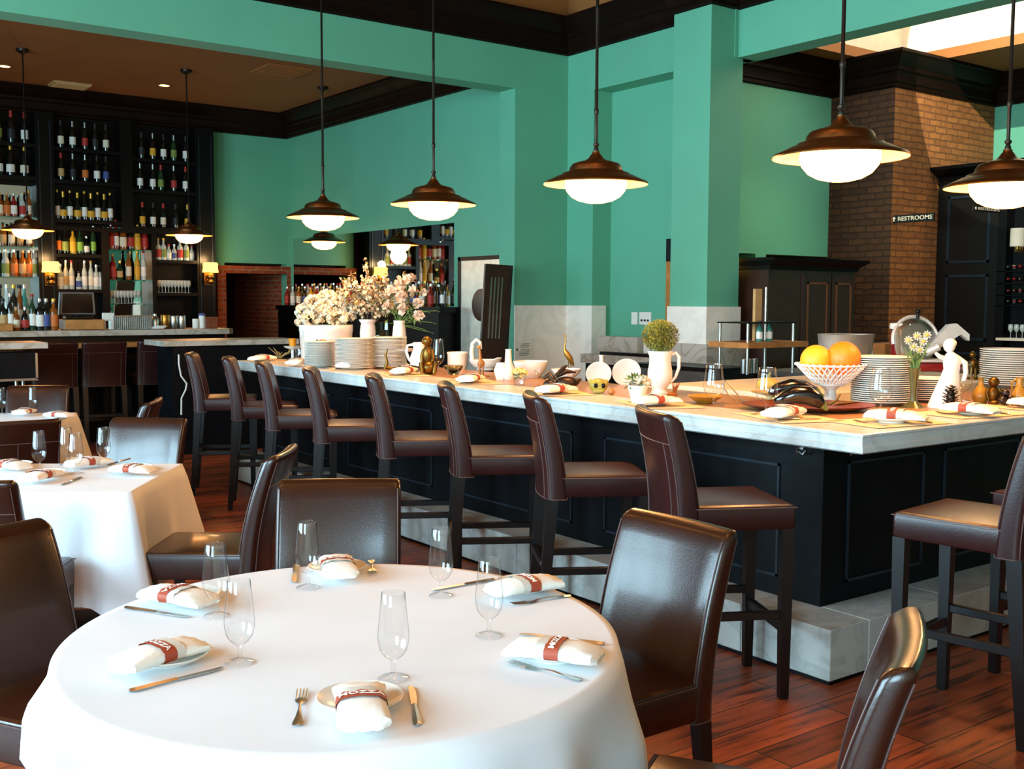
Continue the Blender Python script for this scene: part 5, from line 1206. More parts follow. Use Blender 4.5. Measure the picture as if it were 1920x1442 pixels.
tin(326, 15, 24, M_steel, 'bar_tumbler', 'left steel tumbler of the pair on the bar', 'cup'); tin(341, 15, 24, M_steel, 'bar_tumbler', 'right steel tumbler of the pair on the bar', 'cup')
tin(367, 12, 18, LM['white'], 'paper_cup', 'short white cup with a red rim on the bar', 'cup'); tin(379, 12, 24, LM['white'], 'paper_cup', 'taller white cup with a blue lid on the bar', 'cup')
b = MB(); b.lathe([(.001, 0), (.043, 0), (.043, .012), (.03, .03), (.001, .03)], 18); o = b.build('cup_lid', LM['blue'], bpy.data.objects['paper_cup.001'], (0, 0, 24*u_))
b = MB(); b.cbox((0, 0, .068), (.13, .13, .135), .004, 1); tag(b.build('wooden_box', mat('reddish box wood', '7a3a1e', .5, var=.15), None, (bx_(396), 13.0, zl)), 'small reddish wooden box at the end of the bar ledge', 'box')
b = MB(); b.cbox((0, 0, .04), (.16, .14, .08), .004, 1); tag(b.build('napkin_box', M_wood, None, (bx_(-2), 12.75, zl)), 'tan box at the left end of the bar ledge', 'box')
b = MB()
for k in range(3): b.cbox((.02*k, .01*k, .012+.012*k), (.13, .1, .01), .002, 1)
tag(b.build('folded_bar_towel', M_nap, None, (bx_(284), 12.78, zl)), 'folded white bar towel in front of the cocktail shaker', 'towel')
# bar stools seen from behind
for px, w in ((95, 'left'), (187, 'middle'), (288, 'right')):
    p = ony(px, 640, 11.95); stool(p.x, 12.05-.02, .02, 1, 'dark bar stool seen from behind at the back bar, %s of the three' % w, 'bar stools at the back bar')
# side counters
def side_counter(name, x0, x1, y0, y1, z, label, rail=True, taper=.2):
    t = thing(name, label, 'counter', (x0, y0, 0)); w = x1-x0
    b = MB(); pl = [(0, 0), (w, 0), (w, y1-y0), (0, y1-y0)]
    b.loft([[(x, y, z-.055) for x, y in pl], [(x, y, z) for x, y in pl]]); b.build('marble_top', M_mgrey, t, smooth=False)
    return t
zz = ony(92, 650, 10.95).z+.02; xl = ony(90, 650, 10.95).x
t = side_counter('service_counter', -.3, xl, 10.95, 11.55, ony(60, 641, 11.2).z, 'pale marble service counter at the left with a blue-black front')
b = MB(); b.box((0, .04, zz-.33), (xl+.3-.1, .56, zz-.075)); b.build('apron', M_navy, t, smooth=False)
b = MB(); b.box((.0, .025, zz-.34), (xl+.3-.09, .045, zz-.318)); b.box((xl+.3-.11, .025, zz-.33), (xl+.3-.09, .045, zz-.08)); b.build('apron_trim', M_steel, t, smooth=False)
for k in range(2):
    b = MB(); b.cyl((ony(32+22*k, 700, 11.05).x+.3, .15+.2*k, 0), (ony(32+22*k, 700, 11.05).x+.3, .15+.2*k, zz-.33), .018); b.build('leg', M_steel, t)
xr0, xr1 = ony(306, 640, 10.95).x, ony(560, 640, 10.95).x
t = side_counter('end_counter', xr0, xr1, 10.95, 11.55, ony(420, 636, 11.2).z, 'pale marble counter arm ending behind the first bar stools')
b = MB(); b.box((.12, .05, 0), (xr1-xr0, .55, ony(420, 636, 11.2).z-.056)); b.build('body', M_navy, t, smooth=False)
# cord hanging by the end counter
P0 = ony(337, 665, 10.9); b = MB(); u = 11.3/FPX*1.05
b.tube([P0-P0, Vector((0, 0, -.1)), Vector((.02, 0, -.22)), Vector((.07, -.02, -.3)), Vector((.06, -.02, -.36)), Vector((.02, 0, -.45)), Vector((.015, 0, -.62))], .009, 6)
tag(b.build('hanging_cord', mat('white cord', 'cfcfc8', .5), None, (P0.x, 10.93, P0.z)), 'white electric cord hanging below the end counter', 'cord')
# ---------------------------------------------------------------- wall sconces
M_shl = emis('glowing parchment shade', 'ffb650', 4.5)
SCN = []
def sconce(px, label):
    p = ony(px, 500, YS-.05); zc = ony(px, 512, YS-.16).z
    if SCN: o = dup(SCN[0], (p.x, YS-.05, zc), 0, label)
    else:
        o = thing('wall_sconce', label, 'wall lamp', (p.x, YS-.05, zc)); SCN.append(o)
        b = MB(); b.lathe([(.095, .02), (.1, .02), (.115, -.13+.27), (.11, .145)], 24, (0, -.12, -.0)); b.lathe([(.12, .01), (.1, .16)], 24, (0, -.12, 0)); b.build('lamp_shade', M_shl, o)
        b = MB(); b.ball((0, -.12, -.055), .06); b.ball((0, -.12, -.13), .055, 1, 1, .8); b.tube([(0, 0, -.1), (0, -.06, -.13), (0, -.12, -.13)], .018, 8); b.build('brass_body', M_brass, o)
        b = MB(); b.cbox((0, -.005, -.08), (.12, .02, .2), .005, 1); b.build('wall_plate', M_brass, o)
    point('sconce_bulb', (p.x, YS-.2, zc+.2), 14, (1, .6, .25), .06); point('sconce_bulb', (p.x, YS-.2, zc-.05), 5, (1, .6, .25), .05)
    return o
sconce(91, 'glowing wall sconce left of the register'); sconce(389, 'glowing wall sconce at the right end of the back bar')
# ---------------------------------------------------------------- bar ceiling fittings
def downlight(px, py, label):
    p = onz(px, py, ZB); t = thing('ceiling_downlight', label, 'ceiling light', (p.x, p.y, ZB-.012)); b = MB(); b.lathe([(.09, .012), (.095, 0), (.075, -.002), (.07, .006)], 24); b.build('ring', M_ceil, t)
    b = MB(); b.lathe([(.001, .003), (.072, .003)], 24); b.build('lens', emis('warm lens', 'ffd796', 7), t, norm=False)
    spot('downlight_beam', (p.x, p.y, ZB-.05), 30, (1, .78, .45), 75)
downlight(8, 123, 'glowing recessed downlight at the left edge of the bar ceiling'); downlight(308, 159, 'glowing recessed downlight in the middle of the bar ceiling'); downlight(597, 193, 'glowing recessed downlight above the mirror wall')
spot('downlight_beam', (XM-.5, onx(640, 340, XM).y, ZB-.05), 60, (1, .85, .4), 42)
def vent(px, py, w, d, label, m):
    p = onz(px, py, ZB); t = thing('ceiling_vent', label, 'vent', (p.x, p.y, ZB-.03)); b = MB(); b.box((-w/2, -d/2, 0), (w/2, d/2, .03)); b.build('frame', m, t, smooth=False)
    b = MB()
    for k in range(5): y = -d/2+d*(k+.6)/5.4; b.box((-w/2+.03, y-.02, -.012), (w/2-.03, y+.012, 0))
    b.build('slats', m, t, smooth=False)
vent(131, 158, .5, .35, 'pale rectangular ceiling vent near the bar crown moulding', LM['tan']); vent(527, 131, .6, .6, 'square bronze ceiling vent between two bar lamps', M_ceil)
# ---------------------------------------------------------------- brick fireplace on the teal wall, mirror ledge
f0, f1, f2, f3 = ony(404, 560, YW).x, ony(420, 560, YW).x, ony(538, 560, YW).x, ony(548, 560, YW).x
zt, zo = ony(470, 499, YW).z, ony(470, 513, YW).z
t = thing('brick_surround', 'red brick surround framing a dark opening beside the back bar', 'fireplace', (f0, YW, 0))
b = MB(); b.box((0, -.1, 0), (f1-f0, 0, zt)); b.box((f2-f0, -.1, 0), (f3-f0, 0, zt)); b.box((f1-f0, -.1, zo), (f2-f0, 0, zt)); b.build('brick_frame', M_brickr, t, smooth=False)
t = thing('mirror_ledge', 'black ledge along the mirror wall carrying a row of bottles', 'shelf', (XM, 11.5, 0))
b = MB(); b.box((-.32, 0, 1.46), (0, 4.9, 1.53)); b.build('ledge', M_black, t, smooth=False)
b = MB(); b.box((-.3, .05, 0), (-.02, 4.85, 1.46)); b.build('cupboard', M_black, t, smooth=False)
MS = [(S, 'red', 'red', 'silver'), (T_, 'dark', 'white', 'red'), (S, 'clear', 'white', 'silver'), (T_, 'green', 'white', 'silver'), (S, 'amber', 'cream', 'gold'), (T_, 'clear', 'orange', 'red'), (S, 'dark', 'blue', 'silver'), (T_, 'amber', 'tan', 'gold'), (S, 'yellow', 'white', 'red'), (T_, 'dark', 'cream', 'white')]
yy = 16.2; k = 0; names = []
while yy > 11.7:
    sp = MS[k % 10]; k += 1
    bottle(XM-.1-.11*(k % 2), yy, 1.531, sp, '%s-labelled %s bottle, %s on the mirror ledge from the far corner' % (sp[2], GN[sp[1]], (ORD+['twenty-'+o_ for o_ in ORD[:9]]+['thirtieth']+['thirty-'+o_ for o_ in ORD[:9]]+['fortieth']+['forty-'+o_ for o_ in ORD[:9]])[k-1]), 'bottles on the mirror ledge', .9)
    yy -= .108
# steel door with round window, and the leaning board
d0, d1 = onx(868, 490, XM).y, onx(935, 486, XM).y
t = thing('door_1', 'white steel swing door with a round window', 'door', (XM, d1, 0)); t['kind'] = 'structure'
b = MB(); b.box((-.03, -.3, 0), (-.006, d0-d1, 2.11)); b.build('door_leaf', mat('pale steel', 'd5d3c4', .35, metal=.4, var=.12), t, smooth=False)
b = MB(); b.box((-.04, d0-d1, 0), (-.006, d0-d1+.06, 2.16)); b.box((-.04, -.3, 2.11), (-.006, d0-d1+.06, 2.16)); b.build('door_frame', M_black, t, smooth=False)
pw = onx(908, 572, XM); b = MB(); b.lathe([(.001, 0), (.19, 0), (.2, .01), (.2, .02), (.17, .025), (.001, .024)], 32); o = b.build('round_window', M_dkwood, t); o.rotation_euler = (0, -PI/2, 0); o.location = (-.03, pw.y-d1, pw.z)
Yb_ = 9.75; A, B_, C2, D2 = [ony(x, y, Yb_) for x, y in ((917, 494), (968, 491), (948, 700), (899, 700))]
t = thing('leaning_board', 'dark slotted wooden board leaning before the pale marble wall', 'board', (D2.x, Yb_, D2.z))
ex = Vector((B_.x-A.x, .0, B_.z-A.z)); w_ = ex.length; up_ = Vector((A.x-D2.x, .06, A.z-D2.z)); hgt = up_.length
e1 = (C2-D2).normalized(); e2 = up_.normalized(); e3 = e1.cross(e2).normalized(); MM = Matrix(((e1.x, e2.x, e3.x, 0), (e1.y, e2.y, e3.y, 0), (e1.z, e2.z, e3.z, 0), (0, 0, 0, 1)))
b = MB(); b.M = MM; b.box((0, 0-D2.z*1.02, -.03), (w_, hgt, .0)); b.box((w_-.03, -D2.z, 0), (w_-.022, hgt, .006), mi=1); b.build('panel', [M_dkwood, M_navyedge], t, smooth=False)
b = MB(); b.M = MM
for k in range(4): x = w_*(.24+.13*k); b.box((x-.006, hgt*.32, .0), (x+.006, hgt*.88, .008))
b.build('grooves', M_steel, t, smooth=False)
# ================================================================ pendant lamps
def make_pendant(label):
    t = thing('pendant_lamp', label, 'pendant lamp')
    b = MB()   # origin at the rim plane
    o = [(.3, 0), (.302, .006), (.295, .016), (.27, .026), (.22, .05), (.2, .056), (.19, .066), (.165, .074), (.155, .078), (.15, .1), (.135, .118), (.1, .13), (.07, .136), (.045, .15), (.03, .172), (.022, .18), (.022, .19)]
    b.lathe(o, 56); b.lathe([(.022, .19), (.0, .19)], 56); b.build('shade', M_copper, t, ang=50)
    b = MB(); b.lathe([(.299, .002), (.29, .010), (.262, .02), (.21, .045), (.185, .05), (.14, .06), (.001, .06)], 56); b.build('reflector', M_shin, t)
    b = MB(); b.lathe([(.17, .045), (.178, .02), (.178, -.005), (.168, -.035), (.14, -.068), (.1, -.09), (.05, -.102), (.001, -.105)], 40); b.build('globe', M_opal, t)
    b = MB(); b.lathe([(.014, .19), (.016, .2), (.01, .215), (.017, .225), (.017, .235), (.009, .24), (.009, .4), (.013, .405), (.013, .43), (.009, .435), (.009, 1.0)], 14); b.build('stem', M_rod, t)
    return t
PEN = []
def pendant(loc, ceil, label, lamp=40, group='copper saucer pendant lamps'):
    if not PEN: o = make_pendant(label); o.location = loc; PEN.append(o)
    else: o = dup(PEN[0], loc, 0, label)
    o['group'] = group
    b = MB(); z0 = loc[2]+.99; b.cyl((0, 0, .99), (0, 0, ceil-loc[2]-.03), .009, seg=10); b.build('upper_rod', M_rod, o)
    b = MB(); b.lathe([(.012, ceil-loc[2]-.06), (.03, ceil-loc[2]-.055), (.07, ceil-loc[2]-.03), (.075, ceil-loc[2]), (.001, ceil-loc[2])], 24); b.build('canopy', M_rod, o)
    point('pendant_bulb', (loc[0], loc[1], loc[2]-.16), lamp, (1, .58, .24), .12)
xp = 4.14
for (px, py), nm in zip(((1575, 297), (1117, 347), (813, 385), (606, 409)), ('largest copper saucer lamp, hanging over the counter corner', 'copper saucer lamp hanging in front of the green recess', 'copper saucer lamp hanging in front of the mirror, above its right half', 'copper saucer lamp above the hydrangeas, farthest of the counter row')):
    p = onx(px, py, xp); pendant(p, ZM, nm)
p = onx(1887, 352, 5.3); pendant((5.3, p.y, p.z), ZM, 'copper saucer lamp cut by the right edge, before the black door')
for (px, pl), nm in zip(((42, 440), (347, 449), (606, 461)), ('bar lamp at the left edge before the bottle shelves', 'bar lamp hanging before the right bay of bottle shelves', 'small bar lamp seen just below the counter lamp')):
    cz = {42: 92, 347: 131, 606: 163}[px]; p = onz({42: 42, 347: 349, 606: 605}[px], cz, ZB); z = zat(px, pl, p)+.05
    pendant((p.x, p.y, z), ZB, nm, 9)
# ================================================================ kitchen side, right of the corner
# stone ledges behind the counter
Xl = 7.9
def zq(x, y, X): return onx(x, y, X).z
t = thing('prep_counter', 'low grey stone prep counter with a backsplash before the recess', 'counter', (Xl, 0, 0))
ya, yb_ = 8.06, onx(1098, 670, Xl).y
ztop = zq(1180, 668, Xl)
b = MB(); b.box((0, ya, 0), (.5, yb_, ztop-.1)); b.build('body', M_black, t, smooth=False)
b = MB(); b.box((-.06, ya, ztop-.1), (.5, yb_+.02, ztop)); b.build('stone_top', M_mgrey, t, smooth=False)
yc = onx(1195, 640, Xl+.15).y
b = MB(); b.box((.15, yc, ztop), (.3, yb_-.02, zq(1150, 631, Xl+.15))); b.build('backsplash', M_mgrey, t, smooth=False)
b = MB(); b.box((.02, ya+.05, ztop+.002), (.12, onx(1122, 662, Xl).y, ztop+.03)); b.build('steel_edge', M_black, t, smooth=False)
p = onx(1228, 652, Xl+.1); b = MB(); b.box((-.1, -.2, 0), (.1, .2, .13), .006, 1); tag(b.build('white_bin', M_white, None, (p.x+.12, p.y, ztop+.03)), 'flat white bin on the stone prep counter behind the bushy plant', 'bin')
# stone apron round the column and the worktop to its right
zb1, zb0 = zq(1320, 645, XC), zq(1320, 686, XC)
b = MB(); b.box((XC-.05, 7.45, zb0-.06), (XC+.52, 8.06, zb1)); b.box((XC-.09, 7.41, zb0-.14), (XC+.55, 8.06, zb0-.06))
struct(b.build('trim_14', M_mgrey, None, (0, 0, 0), smooth=False))
t = thing('grill_station', 'dark steel grill drawers in front of the tiled column', 'cooking station', (XC-.6, 6.8, 0))
b = MB(); zt = onz(1300, 705, 1.0).z; b.box((0, 0, 0), (.5, 1.15, 1.0)); b.build('body', M_black, t, smooth=False)
b = MB(); b.box((-.012, .1, .83), (0, 1.0, .96)); b.box((-.012, .1, .62), (0, 1.0, .78)); b.build('drawer_front', M_steel, t, smooth=False)
Yw = 6.2
t = thing('steel_worktop', 'dark worktop with steel edges behind the eggplant board', 'worktop', (8.0, Yw, 0)); zz = ony(1450, 706, Yw).z
b = MB(); b.box((0, 0, 0), (1.9, .7, zz-.04)); b.build('body', M_black, t, smooth=False); b = MB(); b.box((-.01, -.02, zz-.04), (1.92, .72, zz)); b.build('steel_top', M_steel, t, smooth=False)
# shelf stand
Ys = 6.5; s0, s1 = ony(1402, 640, Ys).x, ony(1487, 640, Ys).x; zs = [ony(1445, q, Ys).z for q in (604, 645, 705)]
t = thing('shelf_stand', 'steel shelf stand with a wooden shelf behind the glasses', 'shelf', (s0, Ys, zz))
b = MB(); b.box((-.02, -.02, zs[0]-zz-.012), (s1-s0+.02, .35, zs[0]-zz)); b.build('top_shelf', M_black, t, smooth=False)
b = MB(); b.box((-.08, -.08, zs[1]-zz-.03), (s1-s0+.12, .4, zs[1]-zz+.02)); b.build('wood_shelf', M_wood, t, smooth=False)
for xq in (.0, s1-s0):
    b = MB(); b.cyl((xq, .0, 0), (xq, .0, zs[0]-zz-.012), .014); b.build('post', M_steel, t)
    b = MB(); b.cyl((xq, .33, 0), (xq, .33, zs[0]-zz+(.32 if xq else .0)), .012); b.build('post', M_steel, t)
for px, nm in ((1440, 'left'), (1458, 'right')):
    p = ony(px, 640, Ys); bottle(p.x, Ys+.1, zs[1]+.021, (Sm, 'teal', 'white', 'black'), 'little teal bottle, %s one of the two on the kitchen shelf stand' % nm, 'little bottles on the shelf stand', .78)
for px, nm in ((1411, 'first'), (1420, 'second'), (1430, 'third')):
    p = ony(px, 690, Ys); b = MB(); b.lathe([(.001, 0), (.03, 0), (.034, .13), (.03, .13), (.001, .02)], 14); tag(b.build('utensil_cup', M_steel, None, (p.x, Ys+.1, zz+.001)), 'steel cup under the kitchen shelf stand, %s from the left' % nm, 'cup')
p = ony(1440, 600, 7.0); b = MB(); b.loft([[(x, y, z) for x, y in ((-.045, 0), (.045, 0), (.045, .03), (-.045, .03))] for z in (0, zs[0]-zs[1]+.28)]); o = tag(b.build('narrow_board', mat('pale spoon wood', 'c59a63', .6, var=.15), None, (ony(1425, 600, 6.7).x, 6.72, zs[1]+.022)), 'pale narrow wooden board standing by the green post', 'board')
# dark cabinet under the green wall
Yk = 7.25; c0, cm, c1 = ony(1500, 560, Yk).x, ony(1555, 560, Yk).x, ony(1600, 560, Yk).x; ct = ony(1550, 487, Yk).z
t = thing('corner_cabinet', 'tall dark wooden cabinet with panelled doors against the brick pier', 'cabinet', (c0, Yk, 0)); w = c1-c0
xl_ = ony(1440, 560, Yk).x-c0; b = MB(); b.box((xl_, .0, 0), (w, .5, ct-.12)); b.build('body', M_dkwood, t, smooth=False)
b = MB(); b.loft([[(x, y, z) for x, y in ((xl_-.02-o*.4, -.03-o), (w+.03+o, -.03-o), (w+.03+o, .5), (xl_-.02-o*.4, .5))] for z, o in ((ct-.12, 0), (ct-.08, .01), (ct-.03, .08), (ct, .09))]); b.build('cornice', M_black, t, smooth=False)
for a, c_ in ((.02, cm-c0-.01), (cm-c0+.01, w-.02)):
    b = MB(); b.box((a, -.025, .1), (c_, 0, ct-.15)); panels(b, [(a+.06, c_-.06, .2, ct-.24)], lambda x, z, o: (x, -.025-o, z), 1, .02, .01); b.build('door', [M_dkwood, mat('rubbed door moulding', '6b3d1c', .4)], t, smooth=False)
# metal tub
p, h, w = place(1580, 700, 628, 128, 1.0)
t = thing('metal_tub', 'large galvanised metal tub behind the oranges', 'tub', (6.1, 4.7, 1.0)); 
p = ony(1585, 690, 4.75); u = dep(p)/FPX; hz = zat(1585, 628, p)
t.location = (p.x, 4.75, 1.081); H_ = hz-1.081
b = MB(); n = 36
def ov(a, c, z): return [(a*math.cos(2*PI*k/n), c*math.sin(2*PI*k/n), z) for k in range(n)]
W2 = 64*u
b.loft([ov(W2*.86, W2*.55, 0), ov(W2, W2*.66, H_), ov(W2*1.02, W2*.68, H_+.006), ov(W2*.98, W2*.63, H_), ov(W2*.84, W2*.5, .03)], cap=True)
M_galv = mat('galvanised tin', '9fa19c', .5, metal=.6, var=.2, scale=10); b.build('body', M_galv, t)
b = MB(); b.tube([(-.12, -W2*.67, H_*.62), (-.1, -W2*.72, H_*.5), (-.02, -W2*.73, H_*.46), (.06, -W2*.72, H_*.5), (.08, -W2*.67, H_*.62)], .006, 6); b.build('handle', M_galv, t)
# inner worktop behind the short side of the counter
t = thing('prep_table', 'cream topped prep table behind the short side of the counter', 'table', (4.9, 3.9, 0))
b = MB(); b.box((0, 0, 1.0), (2.6, 1.1, 1.08)); b.build('table_top', M_cream, t, smooth=False); b = MB(); b.box((.05, .05, 0), (2.55, 1.05, 1.0)); b.build('body', M_black, t, smooth=False)
# slicer
M_alu = mat('satin aluminium', 'c9c8c2', .4, metal=.35, var=.1)
p = ony(1738, 702, 4.3); u = dep(p)/FPX
t = thing('meat_slicer', 'red and chrome meat slicer behind the white figurine', 'meat slicer', (p.x, 4.3, 1.081), math.atan2(R2.y, R2.x)); S_ = lambda b: setattr(b, 'M', Matrix.Scale(u, 4)) or b
b = S_(MB()); b.box((-58, -10, 0), (-46, 30, 14), 2); b.box((46, -10, 0), (58, 30, 14), 2); b.box((-60, -14, 14), (60, 34, 32), 5); b.box((-62, 5, 32), (-40, 30, 92), 4); b.build('red_base', M_red, t)
b = S_(MB()); b.box((-63, 2, 92), (-30, 32, 104), 3); b.build('white_cap', M_white, t)
b = S_(MB()); b.M = b.M @ Matrix.Translation((-22, 2, 72)) @ Euler((PI/2-.2, 0, .15)).to_matrix().to_4x4(); b.lathe([(.1, 4), (30, 4), (38, 3), (42, 0), (38, -3), (.1, -4)], 40); b.build('blade_disc', M_steel, t)
b = S_(MB()); b.M = b.M @ Matrix.Translation((-22, 4, 72)) @ Euler((PI/2-.2, 0, .15)).to_matrix().to_4x4(); pts = [(45*math.cos(a), 45*math.sin(a), 0) for a in [-.3+3.6*k/20 for k in range(21)]]; b.tube(pts, 3.6, 8); b.build('blade_guard', M_alu, t)
b = S_(MB()); b.M = b.M @ Matrix.Translation((-56, -6, 64)) @ Euler((PI/2-.1, 0, 1.0)).to_matrix().to_4x4(); b.lathe([(.1, 3), (24, 2), (27, 0), (24, -2), (.1, -3)], 32); b.build('side_disc', M_alu, t)
b = S_(MB()); b.loft([[(-2, y, 60), (-2, y, 44), (58, y, 84), (74, y, 72), (74, y, 84), (50, y, 104), (36, y, 102)] for y in (-8, 10)]); b.build('carriage_arm', M_alu, t, smooth=False)
b = S_(MB()); b.box((-30, -20, 32), (62, 28, 37), 1); b.cyl((-6, -10, 50), (14, -18, 62), 8); b.build('tray', M_alu, t)
b = S_(MB()); b.cyl((-20, 2, 112), (-20, 2, 124), 3); b.ball((-20, 2, 126), 5); b.build('knob', M_black, t)
p = ony(1660, 655, 4.9); b = MB(); b.cbox((0, 0, .11), (.3, .2, .22), .004, 1); tag(b.build('brown_carton', mat('brown cardboard', '9a6a34', .8), None, (p.x, 4.9, 1.081)), 'brown cardboard carton between metal tub and slicer', 'box')
q = PX(1825, 700, 1.022); q.P = Vector((ony(1825, 690, 4.1).x, 4.1, 1.082)); b = q.new()
b.lathe([(.1, 0), (9, 0), (8, 3), (.1, 3)], 14); b.tube([(-3, 0, 3), (-2, 0, 18)], 2.4, 7); b.tube([(4, 0, 3), (3, 0, 18)], 2.4, 7); b.ball((0, 0, 24), 6, 1, .8, 1.4); b.ball((-2, 0, 38), 5); b.tube([(5, 0, 28), (10, -2, 20), (5, -4, 14)], 2, 6); b.tube([(-5, 0, 28), (-9, -2, 22)], 2, 6); q.done(b, 'dancer_figure', M_gold, 'little gilt dancing figure beside the tall plates at the right', 'figurine')
# black door wall with cornice and wine rack, running toward the viewer from the brown brick; the two signs
XD = ony(1754, 500, YP).x
yd0, yd1, yd2, yd3 = YP-.01, onx(1868, 520, XD).y, onx(1884, 520, XD).y, 5.2
dt = onx(1790, 338, XD).z; zm0, zm1 = onx(1810, 493, XD).z, onx(1810, 515, XD).z
fx = lambda a, z, o: (-o, -a, z)
M_doorp = mat('black brown door paint', '0d0b07', .4, var=.2, spec=.3)
t = thing('panelled_door', 'tall black panelled door beside the brown brick', 'door', (XD, yd0, 0)); w = yd0-yd1
b = MB(); b.box((0, -w, 0), (.12, 0, dt)); panels(b, [(.14, w-.1, zm0, dt-.2), (.14, w-.1, 1.15, zm1), (.14, w-.1, .2, 1.0)], fx, 1, .03, .012); b.build('leaf', [M_doorp, M_navyedge], t, smooth=False)
def corn(w_, t): b = MB(); b.loft([[(x, y, z) for x, y in ((-o, 0), (-o, -w_), (.12, -w_), (.12, 0))] for z, o in ((dt, .02), (dt+.04, .03), (dt+.12, .2), (dt+.16, .21))]); b.build('cornice', M_black, t, smooth=False)
corn(w, t)
M_sign = mat('black sign board', '0d0a08', .5); M_sl = mat('cream sign letters', 'efe3c8', .6)
def sign(p, W, H_, rz, txt, label, arrow):
    t = thing('restroom_sign', label, 'sign', p, rz); b = MB(); b.cbox((0, .012, 0), (W, .02, H_)); b.build('board', M_sign, t, smooth=False)
    b = MB(); vv, ff = fnt(txt, H_*.72, .002); sx_ = W*.8/(max(v[0] for v in vv)-min(v[0] for v in vv)); b.add([(v[0]*sx_+W*.06, -v[2]-.0005, v[1]) for v in vv], ff); b.build('lettering', M_sl, t, smooth=False)
    ax = -W*.43; b = MB()
    if arrow: b.prism([(ax-.008, -H_*.28), (ax+.008, -H_*.28), (ax+.008, H_*.05), (ax+.024, H_*.05), (ax, H_*.32), (ax-.024, H_*.05), (ax-.008, H_*.05)], 0, .004, xf=lambda x, y, z: (x, -z, y))
    else: b.prism([(ax-.02, 0), (ax, -.02), (ax+.02, 0), (ax, .02)], 0, .004, xf=lambda x, y, z: (x, -z, y))
    b.build('arrow' if arrow else 'dot', M_sl, t, smooth=False)
Xs_ = XP+.03; pa_, pb_ = onx(1671, 413, Xs_), onx(1751, 405, Xs_); pc_ = (pa_+pb_)/2; u = dep(pc_)/FPX
sign((Xs_, pc_.y, pc_.z), pa_.y-pb_.y, 15*u, -PI/2, 'RESTROOMS', 'black restrooms sign with an up arrow projecting from the brown brick', True)
Yq = 6.9; pa_, pb_ = ony(1826, 389, Yq), ony(1876, 396, Yq); pc_ = (pa_+pb_)/2
sign((pc_.x, Yq, pc_.z), pb_.x-pa_.x, 10*dep(pc_)/FPX, 0, 'RESTROOMS', 'smaller restrooms sign under the lamp at the right edge', False)
t = thing('wine_rack', 'black wine rack with bottle ends at the right edge', 'wine rack', (XD, yd1, 0)); wr = yd1-yd3; corn(wr, t)
b = MB(); b.box((.17, -wr, 0), (.2, 0, dt)); b.box((0, -(yd1-yd2), 0), (.2, 0, dt)); b.build('frame', M_black, t, smooth=False)
b = MB()
for zr in [onx(1900, q_, XD).z for q_ in (500, 523, 545, 565)]: b.box((0, -wr, zr-.06), (.17, 0, zr-.05))
b.build('rack_bars', M_black, t, smooth=False)
b = MB(); zsh = onx(1900, 634, XD).z; b.box((-.05, -wr, zsh-.03), (.17, -.05, zsh)); b.build('pale_shelf', M_cream, t, smooth=False)
for r_, q_ in enumerate((500, 523, 545, 565)):
    for c_, px in enumerate((1892, 1903, 1914)):
        p = onx(px, q_, XD)
        o = bottle(XD+.16, p.y, p.z, (W, 'dark', 'red', 'red') if (r_+c_) % 3 else (W, 'dark', 'white', 'silver'), 'bottle lying in the wine rack, %s row from the top and %s from the left' % (ORD[r_], ORD[c_]), 'bottles in the wine rack', .55)
        o.rotation_euler = (0, -PI/2, 0)
for i, px in enumerate((1893, 1904, 1915)): tabled('wg', None, (XD+.02, onx(px, 628, XD).y, zsh+.001), 0, 'wine glass on the pale rack shelf, %s from the left' % ORD[i], 'wine glasses on the pale rack shelf', .9)
p = onx(1909, 445, XD-.2); t = thing('wall_sconce', 'unlit wall lamp with a pale drum shade at the right edge', 'wall lamp', (XD-.2, p.y, p.z))
b = MB(); r = 14*dep(p)/FPX; b.lathe([(r, -r*1.2), (r*.97, r*1.2), (r*.95, r*1.2), (r*.97, -r*1.2)], 24); b.build('drum_shade', M_cream, t); b = MB(); b.tube([(0, 0, -r*.5), (0, 0, -r*1.5), (.1, .05, -r*1.6), (.2, .07, -r*1.6)], .015, 6); b.box((.17, .03, -r*1.8), (.2, .13, r*1.0)); b.build('bracket', M_brass, t)
# narrow lit sconce on the far side of the column
p = ony(1386, 484, 8.06); t = thing('wall_sconce', 'narrow glowing amber sconce peeping out beside the tiled column', 'wall lamp', (XC+.47, 7.75, p.z)); b = MB(); b.box((0, -.06, -.14), (.09, .06, .14), .01, 1); b.build('glowing_shade', M_shl, t); b = MB(); b.cyl((0, 0, -.15), (.06, 0, -.15), .012); b.build('arm', M_brass, t)
# recess: switch plates and the slit of a doorway; notice on the marble
Xr = XR+.262
for px, w_, nm, holes in ((1189, 12, 'plain white switch plate in the green recess', 0), (1209, 23, 'white switch plate with three dark switches in the green recess', 3)):
    p = onx(px, 597, Xr); u = dep(p)/FPX; t = thing('switch_plate', nm, 'switch', (Xr+.018, p.y, p.z)); b = MB(); ww = w_*u*1.35/2; b.box((-.018, -ww, -.011*6.5), (0, ww, .011*6.5), .003, 1); b.build('plate', M_white, t)
    for k in range(holes): b = MB(); yk = ww*(.55-.55*k); b.box((-.022, yk-.014, -.035), (-.017, yk+.014, -.012)); b.build('switch', M_black, t)
y0_, y1_ = onx(1249, 560, Xr).y, onx(1262, 560, Xr).y
b = MB(); b.box((0, 0, 0), (.03, y0_-y1_, 2.05)); struct(b.build('door_2', mat('warm wood door', 'b0763c', .5, var=.2), None, (Xr-.01, y1_, 0), smooth=False))
b = MB(); b.box((0, 0, 2.05), (.04, y0_-y1_, 2.3)); struct(b.build('trim_15', M_black, None, (Xr-.012, y1_, 0), smooth=False))
